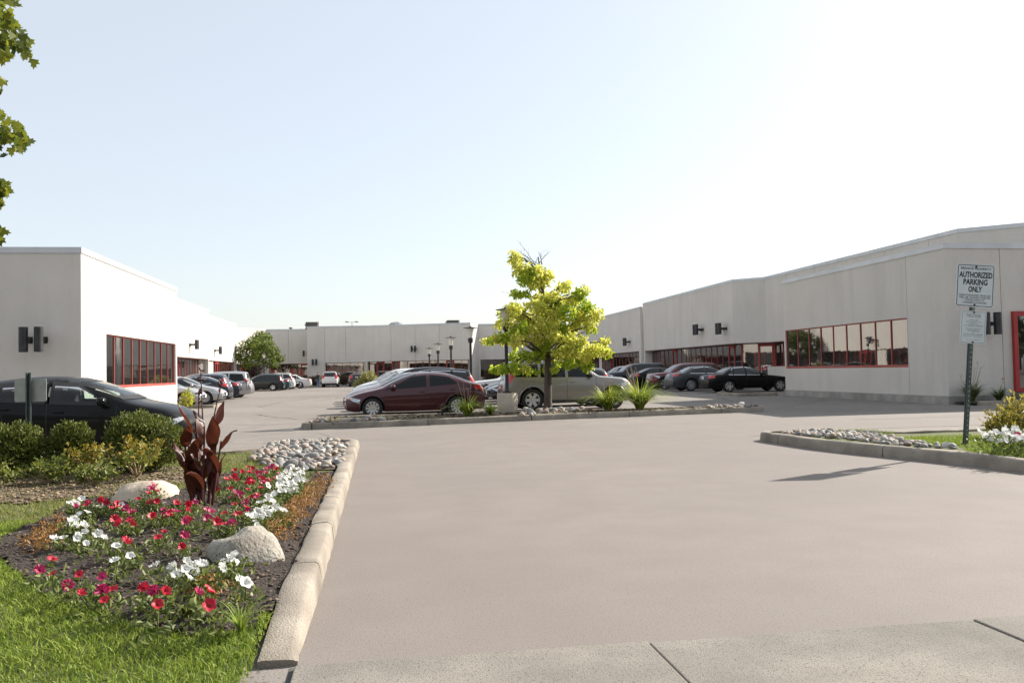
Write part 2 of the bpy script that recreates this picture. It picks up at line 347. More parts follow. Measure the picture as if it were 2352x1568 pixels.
def building(name, label, pts, back, H, bands, joints, thick=.25, plinth=0.0, group=None):
    """pts: facade corners from left to right as seen from outside. bands: (facet, u0, u1, z0, z1, n panes, setback, doors, sill, blank)"""
    P_ = [Vector(p) for p in pts]; bld = empty(name, (0, 0, 0), label=label, cat='building', group=group)
    Q_ = offset_line(P_, thick); E_ = offset_line(P_, -.03); I_ = offset_line(P_, .28); K_ = offset_line(P_, thick + .05)
    mb = MB(); mb.prism([*K_, *[Vector(b) for b in back]], -.1, H - .25); mb.build('wall_core', CORE, bld)
    mb = MB(); mb.add([(p.x, p.y, H - .2) for p in [*offset_line(P_, .2), *[Vector(b) for b in back]]], [tuple(range(len(pts) + len(back)))]); mb.build('roof', ROOF, bld)
    for f in range(len(P_) - 1):
        a, b = P_[f], P_[f + 1]; L = (b - a).length; t = (b - a) / L; nrm = Vector((t.y, -t.x))
        ops = [o for o in bands if o[0] == f]; js = sorted([0.0, L] + [j for j in joints.get(f, []) if 0 < j < L])
        def out(u): return a + t * u
        def inn(u): return Q_[f] if u <= 0 else (Q_[f + 1] if u >= L else a + t * u - nrm * thick)
        for k, (ua, ub) in enumerate(zip(js, js[1:])):
            cu = sorted({ua, ub} | {x for o in ops for x in (o[1], o[2]) if ua < x < ub}); mb = MB(); lo_ = MB()
            for c0, c1 in zip(cu, cu[1:]):
                mid = (c0 + c1) / 2; g0 = .011 if c0 == ua and ua > 0 else 0; g1 = .011 if c1 == ub and ub < L else 0
                z = plinth
                for o in [o for o in ops if o[1] <= mid <= o[2]]:
                    if o[3] - .05 > z: hexa(lo_, out(c0 + g0), out(c1 - g1), inn(c1 - g1), inn(c0 + g0), z, o[3] - (.05 if o[8] else 0))
                    z = o[4]
                hexa(mb, out(c0 + g0), out(c1 - g1), inn(c1 - g1), inn(c0 + g0), z, H - .1)
            mb.build('wall_panel', STUC, bld)
            if lo_.v: lo_.build('wall_panel', STUC, bld)
        if plinth:
            mb = MB(); hexa(mb, E_[f], E_[f + 1], Q_[f + 1], Q_[f], -.05, plinth - .004); mb.build('foundation', PLIN, bld)
        mb = MB(); hexa(mb, E_[f], E_[f + 1], I_[f + 1], I_[f], H - .15, H + .03); mb.build('roof_flashing', FLSH, bld)
        for o in ops:
            du = o[10] if len(o) > 10 else (0, 0); A = out(o[1] + .004 + du[0]) - nrm * o[6]; B = out(o[2] - .004 - du[1]) - nrm * o[6]
            window_band(bld, A, B, o[3], o[4], o[5], nrm, o[7], o[8], blank=o[9] if len(o) > 9 else ())
            if o[6] > .3:
                mb = MB(); hexa(mb, out(o[1] + .01) - nrm * .02, out(o[2] - .01) - nrm * .02, out(o[2] - .01) - nrm * (o[6] - .04), out(o[1] + .01) - nrm * (o[6] - .04), o[4] - .06, o[4] - .004)
                mb.build('soffit', SOFF, bld)
    return bld

building('office_building', 'low stucco building at left with nine-pane red window in its sunlit side wall',
         [(-24, 27.8), (-8.92, 27.8), (-8.92, 40.34), (-14.4, 40.34)], [(-24, 40.34)], 5.4,
         [(1, 2.45, 12.3, 1.14, 2.9, 9, .1, (), True)], {0: [6, 11], 1: [2.42]}, plinth=.0)
building('office_building', 'taller white stepped building behind the left corner building, long red window band over parked cars',
         [(-14.6, 40.4), (-14.6, 78), (-15.75, 78), (-15.75, 100), (-26, 100)], [(-26, 40.4)], 7.2,
         [(0, 1, 37.4, .75, 2.95, 36, .7, (24, 27), False), (2, .6, 21.3, .75, 2.95, 19, .25, (9, 10), False, (6, 7))], {0: [6, 12, 18, 24, 30], 2: [6, 12, 18]}, thick=.85)
building('office_building', 'long grey back building with zigzag front and dark window band behind the hedges',
         [(-19.0, 102.6), (-14, 112), (-8.55, 112), (-8.55, 106.3), (-1.5, 105.7), (10.75, 101.7), (12.1, 105.2), (23.0, 105.2)], [(23, 125), (-19, 125)], 7.2,
         [(0, 1, 10, .4, 2.9, 9, .5, (5,), False), (1, .3, 5.2, .6, 2.85, 5, .3, (4,), False), (3, 2.15, 7.0, .5, 2.8, 5, .5, (), False), (4, .1, 12.7, .4, 2.85, 13, .5, (1, 3, 10), False), (6, .2, 10.5, .7, 2.85, 11, .3, (), False)],
         {0: [3, 6, 9], 1: [2.7], 3: [2.1, 4.6], 4: [3.1, 6.1, 9.1], 6: [3.5, 7]}, thick=.6)
building('office_building', 'far right block with slightly lower roof, half hidden behind the yellow-green tree',
         [(23.1, 105.0), (23.2, 74.6)], [(40, 74.6), (40, 105)], 6.9, [(0, 1, 29.9, .75, 2.95, 26, .4, (8, 16), False, (12,))], {0: [5, 10, 15, 20, 25]}, thick=.55)
building('office_building', 'tall grey building on the right with dark red window band behind parked cars',
         [(23.45, 74.5), (23.45, 54.7), (25.05, 53.1), (25.05, 34.1), (27.0, 32.4), (40, 30.5)], [(40, 74.5)], 7.2,
         [(0, .3, 19.9, .75, 2.95, 18, .7, (5, 16), False, (), (0, .42)), (1, 0, 2.30, .75, 2.95, 2, .7, (1,), False, (), (.3, -.24)), (2, 0, 14.6, 1.35, 2.95, 13, .7, (), False, (), (-.28, 0))], {0: [3.3, 6.6, 9.9, 13.2, 16.5], 2: [3, 6.5, 10, 13.5, 17]}, thick=.85)
rb = building('office_building', 'beige corner building at right with nine-pane red window and weathered concrete base',
         [(24.8, 38.16), (18.87, 38.16), (18.87, 26.4), (32, 26.55)], [(32, 38.16)], 5.4,
         [(1, .12, 9.58, 1.31, 3.05, 9, .08, (), True)], {1: [9.62], 2: [2.1]}, plinth=.27)
# red framed door of the corner building
mb = MB(); yf = 26.36
for x0, x1, z0, z1 in ((21.32, 21.47, .36, 3.1), (22.67, 22.82, .36, 3.1), (21.47, 22.67, 2.94, 3.1), (21.47, 22.67, .36, .5)): mb.box(((x0 + x1) / 2, yf, (z0 + z1) / 2), (x1 - x0, .12, z1 - z0))
d = mb.build('door', REDD, rb); mb = MB(); mb.box((22.07, yf + .02, 1.72), (1.2, .06, 2.44)); mb.build('pane', GLASS, d)
mb = MB(); mb.box((21.62, yf - .1, 1.35), (.04, .05, .5)); mb.build('handle', METG, d)
mb = MB(); mb.box((22.9, 25.8, .17), (3.4, 1.1, .34)); mb.build('door_step', CONC, rb, bevel=.01)

# ------------------------------------------------------------------ wall lamps: two black cylinders on short arms
def wall_lamp(loc, rz, label, group='black twin-cylinder wall lamps', s=1.0, one=False):
    """local -Y points away from the wall"""
    root = empty('wall_lamp', loc, rz, label, 'lamp', group); root.scale = (s, s, s)
    for x in ((0,) if one else (-.21, .21)):
        c = MB().lathe([(.105, -.37), (.125, -.37), (.125, .37), (.105, .37), (.1, .33)], 18, Matrix.Translation((x, -.5, 0))).build('lamp_cylinder', LAMPB, root, smooth=40)
        MB().box((x, -.2, 0), (.09, .36, .13)).build('arm', LAMPB, root, bevel=.008)
        MB().box((x, -.012, 0), (.16, .024, .2)).build('back_plate', LAMPB, root)
    return root
wall_lamp((-10.15, 27.8, 2.62), 0, 'twin black wall lamp on the shaded front of the left building')
wall_lamp((-14.6, 70.5, 3.95), rad(90), 'black wall lamp on the white left wall, above the silver minivan')
wall_lamp((-15.75, 87.2, 3.95), rad(90), 'small black wall lamp on the white left wall, near its far end')
wall_lamp((-7.62, 106.25, 2.9), rad(-5), 'twin black wall lamp on the back building, above the walking woman')
wall_lamp((4.2, 103.85, 4.25), rad(-18), 'twin black wall lamp high on the back building beside the lamp posts')
wall_lamp((-9.4, 112, 4.1), 0, 'black wall lamp in the recess of the back building', one=True)
wall_lamp((23.45, 60.3, 4.15), rad(-90), 'black wall lamp on the right wall, left of the two nearest', s=1.05)
wall_lamp((23.45, 56.0, 4.0), rad(-90), 'black wall lamp on the right wall, closest to its dark corner', s=1.05)
wall_lamp((23.2, 78.0, 3.9), rad(-90), 'small black wall lamp just right of the yellow-green tree')
wall_lamp((20.2, 26.42, 2.68), 0, 'twin black wall lamp beside the red-framed door, partly behind the sign')
wall_lamp((22.55, 26.43, 4.05), 0, 'black wall lamp above the red-framed door at the right edge', s=.8)

# ------------------------------------------------------------------ lamp posts
FROST = mat('lamp_glass', (.75, .73, .68), .35, trans=.4)
def lamp_post(x, y, label, base=0.0, h=3.33):
    root = empty('lamp_post', (x, y, base), 0, label, 'lamp post', 'black garden lamp posts with disc caps')
    h -= base
    b = .62 if base else .3
    MB().lathe([(.30, 0), (.31, .02), (.31, b - .03), (.285, b)], 24).build('concrete_base', KERBB, root, smooth=40)
    MB().lathe([(.13, b + .002), (.13, b + .05), (.07, b + .07), (.055, b + .15), (.052, h - .72), (.06, h - .7)], 14).build('pole', LAMPB, root, smooth=40)
    MB().lathe([(.06, h - .72), (.105, h - .68), (.11, h - .52), (.075, h - .5)], 16).build('collar', LAMPB, root, smooth=40)
    MB().lathe([(.085, h - .5), (.1, h - .42), (.15, h - .12), (.155, h - .1), (.04, h - .098)], 18).build('lamp_glass', FROST, root, smooth=40)
    MB().lathe([(.03, h - .095), (.3, h - .095), (.305, h - .08), (.12, h - .05), (.05, h - .03), (.045, h)], 22).build('cap', LAMPB, root, smooth=40)
    return root
KERBB = mat('lamp_concrete', (.42, .36, .29), .9, (.5, .43, .35), ns=5, bump=.4, bs=60, speck=(.33, .28, .22), ss=50)
lamp_post(3.80, 25.75, 'black lamp post on a round concrete base beside the yellow-green tree', .13, 3.35)
lamp_post(3.8, 36.0, 'nearest and tallest-looking black lamp post behind the maroon sedan')
lamp_post(3.8, 46.0, 'black lamp post behind the maroon sedan, second tallest-looking')
lamp_post(3.8, 56.3, 'black lamp post behind the maroon sedan, third tallest-looking')
lamp_post(3.8, 66.2, 'farthest and smallest-looking of the lamp posts behind the maroon sedan')
lamp_post(-11.95, 93.5, 'square-looking lamp post in front of the green tree at the far left', 0, 3.75)

# ------------------------------------------------------------------ rooftop equipment
def roof_unit(c, d, rz, label):
    root = empty('rooftop_unit', c, rz, label, 'air conditioner', 'rooftop air conditioning units')
    MB().box((0, 0, d[2] / 2 + .1), d).build('housing', METG, root, bevel=.02)
    MB().box((-d[0] * .05, -d[1] / 2 - .012, d[2] / 2 + .12), (d[0] * .86, .02, d[2] * .78)).build('grille', METD, root)
    MB().box((0, 0, .05), (d[0] * 1.05, d[1] * 1.05, .1)).build('curb', METD, root)
    MB().box((-d[0] / 2 - .06, 0, d[2] * .7), (.12, d[1] * .5, d[2] * .4)).build('hood', METG, root)
roof_unit((-8.0, 108.3, 7.0), (1.6, 1.4, .75), 0, 'dark rooftop unit at the left step of the back building')
roof_unit((9.0, 105.4, 7.0), (1.55, 1.4, .62), 0, 'dark rooftop unit on the back building above the lamp posts')
o = MB(); r = 1.0
prof = [(r * math.cos(rad(a)), r * math.sin(rad(a)) * .8) for a in (0, 15, 30, 45, 60, 75, 88)]
sk = empty('skylight_dome', (2.1, 109, 7.0), 0, 'grey half-round dome on the roof of the back building', 'skylight')
o.lathe(prof, 24).build('dome', mat('dome_grey', (.25, .27, .3), .4), sk, smooth=50)
for a in range(0, 180, 30):
    MB().tube([((r + .015) * math.cos(rad(b)) * math.cos(rad(a)), (r + .015) * math.cos(rad(b)) * math.sin(rad(a)), (r + .015) * math.sin(rad(b)) * .8) for b in range(0, 181, 15)], .025, 5).build('rib', METG, sk)
def mast(x, y, z, h, label, two=True):
    m = empty('light_mast', (x, y, 0), 0, label, 'light mast')
    MB().tube([(0, 0, 0), (0, 0, h)], [.09, .05], 8).build('pole', METG, m)
    for s in ((-1, 1) if two else (1,)):
        MB().tube([(0, 0, h - .05), (s * .5, 0, h)], .03, 6).build('arm', METG, m)
        MB().ball((s * .75, 0, h + .03), (.36, .22, .13), 12, e=3).build('lamp_head', WHITEM, m, smooth=60)
mast(-4.2, 140, 0, 9.7, 'white twin-headed light mast far behind the back building')
mast(-18.6, 150, 0, 8.9, 'small white light mast behind the left end of the back building', False)
v = empty('roof_vent', (-11.2, 114, 7.0), 0, 'small capped vent pipe on the back building roof above the green tree', 'vent')
MB().lathe([(.13, 0), (.13, .42)], 10).build('pipe', METD, v); MB().lathe([(.05, .42), (.3, .46), (.25, .52), (.02, .58)], 12).build('cap', METD, v)
v = empty('roof_vent', (-2.4, 110, 7.0), 0, 'pale little vent box on the back building roof left of the dome', 'vent')
MB().box((0, 0, .2), (.36, .36, .4)).build('box', WHITEM, v); MB().box((0, 0, .42), (.46, .46, .04)).build('cap', WHITEM, v)
v = empty('roof_hatch', (22.6, 28.6, 5.2), 0, 'flat metal roof hatch on the right corner building', 'roof hatch')
MB().box((0, 0, .18), (1.9, 1.0, .3)).build('curb', METD, v); MB().box((0, 0, .37), (2.1, 1.15, .06)).build('lid', FLSH, v)

# ------------------------------------------------------------------ signs
SIGNW = mat('sign_white', (.58, .62, .64), .45, (.52, .56, .59), ns=6)
SIGNK = mat('sign_black', (.02, .022, .028), .6)
SIGNG = mat('sign_grey', (.16, .17, .18), .7)
GALV = mat('galvanised_green', (.055, .075, .075), .6, (.085, .105, .1), ns=9, metal=.2)
HOLE = mat('hole_pale', (.45, .44, .40), .8)
RUST = mat('rust_bolt', (.05, .02, .012), .7)
def rrect(w, h, r, n=5):
    out = []
    for cx, cy, a in ((w / 2 - r, -h / 2 + r, -90), (w / 2 - r, h / 2 - r, 0), (-w / 2 + r, h / 2 - r, 90), (-w / 2 + r, -h / 2 + r, 180)):
        out += [(cx + r * math.cos(rad(a + 90 * k / n)), cy + r * math.sin(rad(a + 90 * k / n))) for k in range(n + 1)]
    return out
def text_mesh(s, w, h, bold=0.0):
    """flat lettering scaled to w x h metres in the XZ plane, facing -Y, centred"""
    cu = bpy.data.curves.new('t', 'FONT'); cu.body = s; cu.align_x = 'CENTER'; cu.size = 1; cu.offset = bold; cu.resolution_u = 3
    to = bpy.data.objects.new('t', cu); COL.objects.link(to); bpy.context.view_layer.update()
    me = bpy.data.meshes.new_from_object(to.evaluated_get(bpy.context.evaluated_depsgraph_get()))
    bpy.data.objects.remove(to); bpy.data.curves.remove(cu)
    co = np.empty(len(me.vertices) * 3); me.vertices.foreach_get('co', co); co = co.reshape(-1, 3)
    a, b = co.min(0), co.max(0); c = (a + b) / 2
    x = (co[:, 0] - c[0]) * w / (b[0] - a[0]); z = (co[:, 1] - c[1]) * h / (b[1] - a[1])
    me.vertices.foreach_set('co', np.stack([x, np.zeros_like(x), z], 1).astype(np.float32).ravel()); me.update(); return me
def panel(parent, w, h, zc, rows, border, r=.04, off=-.035, xo=0.0):
    pl = MB(); pp = rrect(w, h, r); n = len(pp)
    V = [(x + xo, off - .004, z + zc) for x, z in pp] + [(x + xo, off + .004, z + zc) for x, z in pp]
    pl.add(V, [tuple(range(n)), tuple(reversed(range(n, 2 * n)))] + [(i, n + i, n + (i + 1) % n, (i + 1) % n) for i in range(n)])
    p = pl.build('sign_panel', SIGNW, parent)
    o_, i_ = rrect(w - .03, h - .03, r * .8), rrect(w - .03 - 2 * border, h - .03 - 2 * border, r * .8 - border); n = len(o_)
    bb = MB(); bb.add([(x + xo, off - .0055, z + zc) for x, z in o_ + i_], [(i, (i + 1) % n, n + (i + 1) % n, n + i) for i in range(n)]); bb.build('border', SIGNK if border > .006 else SIGNG, p)
    for s, z, ww, hh, bold, m in rows:
        me = text_mesh(s, ww, hh, bold); me.materials.append(m); inst('lettering', me, p, (xo, off - .006, zc + z))
    return p
def u_post(parent, h, w=.075):
    mb = MB(); mb.box((0, 0, h / 2), (w * .62, .006, h)); mb.box((-w * .31, .018, h / 2), (.006, .036, h)); mb.box((w * .31, .018, h / 2), (.006, .036, h))
    mb.box((-w * .43, .036, h / 2), (w * .26, .006, h)); mb.box((w * .43, .036, h / 2), (w * .26, .006, h)); mb.build('post', GALV, parent)
    hb = MB(); z = .08
    while z < h - .05:
        hb.add([(.008 * math.cos(k * math.pi / 4), -.0045, z + .009 * math.sin(k * math.pi / 4)) for k in range(8)], [tuple(range(8))]); z += .0762
    hb.build('post_holes', HOLE, parent)
sg = empty('parking_sign', (9.06, 12.3, .12), rad(-14), 'white authorized parking only sign above a smaller notice on leaning green post', 'sign')
sg.rotation_euler = (rad(-1.0), rad(5.2), rad(-14))
u_post(sg, 2.82)
K, Gy = SIGNK, SIGNG
p1 = panel(sg, .575, .68, 2.5, [('PRIVATE PROPERTY', .268, .455, .04, .012, K), ('AUTHORIZED', .17, .50, .094, .035, K), ('PARKING', .057, .365, .094, .035, K), ('ONLY', -.057, .205, .094, .035, K),
      ('UNAUTHORIZED VEHICLES', -.153, .475, .029, .006, K), ('WILL BE TAGGED AND/OR', -.19, .47, .029, .006, K), ('TOWED AWAY AT', -.228, .295, .029, .006, K), ("OWNER'S EXPENSE", -.268, .355, .029, .006, K)], .010, xo=.0)
p2 = panel(sg, .385, .515, 1.845, [('NOTICE', .19, .21, .038, .004, Gy), ('VEHICLES', .113, .13, .015, 0, Gy), ('ARE SUBJECT TO', .083, .22, .017, 0, Gy), ('REMOVAL', .054, .12, .016, 0, Gy), ("AT OWNER'S EXPENSE", .024, .29, .018, 0, Gy),
      ('VEHICLES TOWED BY', -.026, .23, .014, 0, Gy), ('A TOWING', -.056, .17, .022, .012, Gy), ('CALL', -.086, .05, .011, 0, Gy), ('(416) 656-4000', -.116, .29, .024, .008, Gy), ('FOR FURTHER INFORMATION', -.144, .3, .012, 0, Gy), ('24 HOUR SERVICE', -.196, .19, .013, 0, Gy)], .005, r=.03, xo=.0)
MB().box((0, -.042, 1.845 + .163), (.215, .003, .004)).build('underline', SIGNG, p2)
for z, p in ((2.5 + .3, p1), (2.5 - .3, p1), (1.845 + .235, p2), (1.845 - .235, p2)):
    MB().lathe([(.014, 0), (.014, .012), (.006, .016)], 10, Matrix.Translation((0, -.04, z)) @ Matrix.Rotation(rad(90), 4, 'X')).build('bolt', RUST, p)
# the same kind of sign seen from behind, in front of the black hatchback
sb = empty('parking_sign', (-5.45, 14.6, .12), rad(172), 'grey back of a small sign on a green post in front of the black hatchback', 'sign')
u_post(sb, 1.42)
bk = MB(); pp = rrect(.50, .36, .03); n = len(pp)
bk.add([(x, -.034, z + 1.14) for x, z in pp] + [(x, -.026, z + 1.14) for x, z in pp], [tuple(range(n)), tuple(reversed(range(n, 2 * n)))] + [(i, n + i, n + (i + 1) % n, (i + 1) % n) for i in range(n)])
bk.build('sign_panel', mat('sign_back', (.36, .37, .36), .5, (.3, .31, .3), ns=8, metal=.2), sb)
for z in (1.0, 1.28): MB().lathe([(.014, 0), (.014, .012)], 8, Matrix.Translation((0, -.026, z)) @ Matrix.Rotation(rad(-90), 4, 'X')).build('bolt', RUST, sb)
# stub of black pipe on the middle island
st = empty('pipe_stub', (1.78, 24.95, .13), 0, 'short black pipe stub in the soil in front of the maroon sedan', 'pipe')
MB().lathe([(.04, 0), (.04, .3), (.046, .3), (.046, .34), (.03, .345)], 12).build('pipe', LAMPB, st, smooth=40)

# ------------------------------------------------------------------ cars
def pchip(pts):
    X = [p[0] for p in pts]; Y = [p[1] for p in pts]; n = len(X)
    h = [X[i + 1] - X[i] for i in range(n - 1)]; d = [(Y[i + 1] - Y[i]) / h[i] for i in range(n - 1)]
    m = [d[0]] + [0 if d[i - 1] * d[i] <= 0 else 2 * d[i - 1] * d[i] / (d[i - 1] + d[i]) for i in range(1, n - 1)] + [d[-1]]
    def f(x):
        if x <= X[0]: return Y[0]
        if x >= X[-1]: return Y[-1]
        i = 0
        while x > X[i + 1]: i += 1
        t = (x - X[i]) / h[i]; t2, t3 = t * t, t * t * t
        return (2 * t3 - 3 * t2 + 1) * Y[i] + (t3 - 2 * t2 + t) * h[i] * m[i] + (-2 * t3 + 3 * t2) * Y[i + 1] + (t3 - t2) * h[i] * m[i + 1]
    return f
def paint(name, c, metal=.25, rough=.38, coat=.7, spec=.3): return mat('paint_' + name, c, rough, metal=metal, coat=coat, spec=spec)
CGLASS = mat('car_glass', (.010, .014, .015), .03, ior=1.55)
CGLASD = mat('car_glass_dark', (.004, .006, .007), .04, ior=1.4)
TYRE = mat('tyre', (.016, .016, .016), .85, (.028, .027, .026), ns=20)
RIMM = mat('rim_alloy', (.55, .55, .56), .32, metal=.85)
RIMD = mat('rim_dark', (.02, .02, .02), .7)
PLAST = mat('black_plastic', (.018, .018, .019), .6)
CHROME = mat('chrome', (.75, .75, .76), .12, metal=1.0)
HEADL = mat('headlight', (.62, .64, .66), .08, (.3, .31, .32), ns=22, coat=1.0, metal=.4)
TAILR = mat('taillight', (.42, .012, .012), .12, (.55, .03, .025), ns=20, coat=1.0)
AMBER = mat('amber_lamp', (.75, .2, .03), .15, coat=1.0)
PLATE = mat('plate', (.6, .62, .66), .5)
UNDER = mat('underbody', (.008, .008, .008), .9)

def sedan(L, W, H, wb, fo, r, top, belt, win, **k): return dict(L=L, W=W, H=H, wb=wb, fo=fo, r=r, top=top, belt=belt, win=win, **k)
SP = {}
SP['compact_sedan'] = sedan(4.55, 1.76, 1.435, 2.68, .92, .325,
    [(0, .60), (.05, .66), (.25, .75), (.6, .85), (1.15, .965), (1.6, 1.17), (2.05, 1.345), (2.45, 1.425), (2.75, 1.435), (3.15, 1.41), (3.6, 1.28), (4.05, 1.105), (4.25, 1.06), (4.45, 1.035), (4.55, .93)],
    [(0, .56), (.3, .67), (.7, .78), (1.2, .885), (2.5, .955), (3.6, 1.01), (4.2, .985), (4.45, .95), (4.55, .85)],
    [[(1.47, .905), (2.62, .965), (2.62, 1.335), (2.12, 1.275)], [(2.73, .975), (3.62, 1.04), (3.36, 1.255), (2.73, 1.34)], [(1.3, .895), (1.43, .9), (1.75, 1.07), (1.7, 1.06)]],
    ws=(1.0, 1.37), rg=('top', 3.35, 4.02), gc=.21)
SP['executive_sedan'] = sedan(5.0, 1.86, 1.43, 2.95, .86, .335,
    [(0, .62), (.05, .72), (.35, .80), (1.0, .885), (1.55, .945), (1.95, 1.15), (2.35, 1.345), (2.7, 1.415), (3.05, 1.43), (3.4, 1.40), (3.75, 1.26), (4.1, 1.06), (4.25, 1.02), (4.8, .975), (4.96, .93), (5, .84)],
    [(0, .58), (.3, .72), (1.0, .83), (1.6, .90), (4.1, .96), (4.7, .93), (4.92, .88), (5, .78)],
    [[(1.78, .93), (2.78, .955), (2.78, 1.345), (2.36, 1.29)], [(2.87, .957), (3.52, .965), (3.45, 1.315), (2.87, 1.35)], [(3.57, .968), (3.83, .985), (3.62, 1.21), (3.5, 1.29)]],
    ws=(.98, 1.36), rg=('top', 3.5, 4.03), gc=.22)
SP['full_sedan'] = sedan(5.05, 1.9, 1.49, 3.05, .86, .37,
    [(0, .66), (.04, .80), (.3, .91), (1.0, .98), (1.65, 1.045), (2.1, 1.28), (2.5, 1.43), (2.85, 1.485), (3.2, 1.49), (3.6, 1.45), (4.0, 1.28), (4.35, 1.13), (4.55, 1.1), (4.95, 1.07), (5.02, 1.0), (5.05, .9)],
    [(0, .62), (.25, .82), (1.0, .93), (1.7, .99), (4.3, 1.045), (4.85, 1.02), (5.0, .95), (5.05, .82)],
    [[(1.95, 1.03), (2.92, 1.05), (2.92, 1.40), (2.5, 1.37)], [(3.02, 1.05), (3.95, 1.07), (3.68, 1.33), (3.02, 1.405)]],
    ws=(1.08, 1.43), rg=('top', 3.72, 4.28), gc=.22)
SP['hatchback'] = sedan(4.36, 1.82, 1.48, 2.65, .88, .325,
    [(0, .58), (.05, .68), (.22, .78), (.55, .90), (1.05, 1.01), (1.5, 1.235), (1.95, 1.40), (2.35, 1.47), (2.7, 1.48), (3.3, 1.44), (3.8, 1.34), (4.05, 1.18), (4.25, .99), (4.36, .86)],
    [(0, .54), (.3, .70), (.7, .82), (1.15, .92), (2.4, .99), (3.6, 1.07), (4.1, 1.05), (4.3, .95), (4.36, .8)],
    [[(1.42, .945), (2.42, .995), (2.42, 1.365), (1.98, 1.32)], [(2.52, 1.0), (3.35, 1.06), (3.28, 1.33), (2.52, 1.375)], [(3.42, 1.075), (3.75, 1.11), (3.6, 1.26), (3.4, 1.31)]],
    ws=(1.05, 1.42), rg=('rear', 1.02, 1.33), gc=.2)
SP['suv'] = sedan(4.78, 1.88, 1.78, 2.86, .86, .39,
    [(0, .90), (.04, 1.01), (.18, 1.08), (.7, 1.14), (1.25, 1.19), (1.6, 1.42), (1.95, 1.64), (2.3, 1.735), (2.8, 1.77), (3.6, 1.78), (4.3, 1.755), (4.55, 1.66), (4.68, 1.35), (4.75, 1.08), (4.78, .95)],
    [(0, .80), (.25, .97), (.7, 1.05), (1.3, 1.10), (4.3, 1.15), (4.65, 1.1), (4.78, .86)],
    [[(1.58, 1.14), (2.45, 1.16), (2.45, 1.62), (1.98, 1.56)], [(2.55, 1.16), (3.42, 1.17), (3.40, 1.64), (2.55, 1.63)], [(3.52, 1.18), (4.42, 1.2), (4.32, 1.60), (3.5, 1.635)]],
    ws=(1.22, 1.66), rg=('rear', 1.2, 1.62), gc=.28, tall=True)
SP['minivan'] = sedan(5.0, 1.95, 1.75, 3.03, .98, .335,
    [(0, .60), (.05, .70), (.3, .84), (.7, .97), (1.1, 1.08), (1.55, 1.36), (2.0, 1.58), (2.45, 1.70), (3.0, 1.745), (3.8, 1.75), (4.5, 1.70), (4.75, 1.58), (4.88, 1.28), (4.96, 1.0), (5, .88)],
    [(0, .56), (.3, .74), (.7, .86), (1.2, .98), (4.3, 1.06), (4.8, 1.03), (5, .8)],
    [[(1.65, 1.03), (2.45, 1.05), (2.45, 1.56), (2.1, 1.5)], [(2.55, 1.05), (3.5, 1.07), (3.5, 1.6), (2.55, 1.58)], [(3.58, 1.075), (4.58, 1.11), (4.38, 1.56), (3.58, 1.6)]],
    ws=(1.12, 1.62), rg=('rear', 1.12, 1.58), gc=.2)
SP['estate'] = sedan(4.8, 1.84, 1.55, 2.75, .95, .335,
    [(0, .60), (.05, .70), (.3, .81), (.8, .92), (1.3, 1.0), (1.75, 1.25), (2.2, 1.43), (2.6, 1.52), (3.1, 1.55), (3.9, 1.53), (4.45, 1.46), (4.62, 1.3), (4.74, 1.02), (4.8, .88)],
    [(0, .56), (.3, .72), (.8, .83), (1.4, .93), (4.2, 1.02), (4.65, 1.0), (4.8, .8)],
    [[(1.75, .965), (2.65, .99), (2.65, 1.42), (2.22, 1.36)], [(2.75, .99), (3.6, 1.01), (3.58, 1.43), (2.75, 1.43)], [(3.68, 1.02), (4.4, 1.05), (4.22, 1.38), (3.66, 1.42)]],
    ws=(1.04, 1.47), rg=('rear', 1.06, 1.42), gc=.2)
def scaled(base, L, W, H, **k):
    s = dict(SP[base]); fx, fz = L / s['L'], H / s['H']
    s['top'] = [(x * fx, z * fz) for x, z in s['top']]; s['belt'] = [(x * fx, z * fz) for x, z in s['belt']]
    s['win'] = [[(x * fx, z * fz) for x, z in w] for w in s['win']]; s['ws'] = tuple(z * fz for z in s['ws'])
    a, b, c = s['rg']; s['rg'] = (a, b * fz, c * fz) if a == 'rear' else (a, b * fx, c * fx)
    s['wb'] *= fx; s['fo'] *= fx; s['L'], s['W'], s['H'] = L, W, H; s.update(k); return s

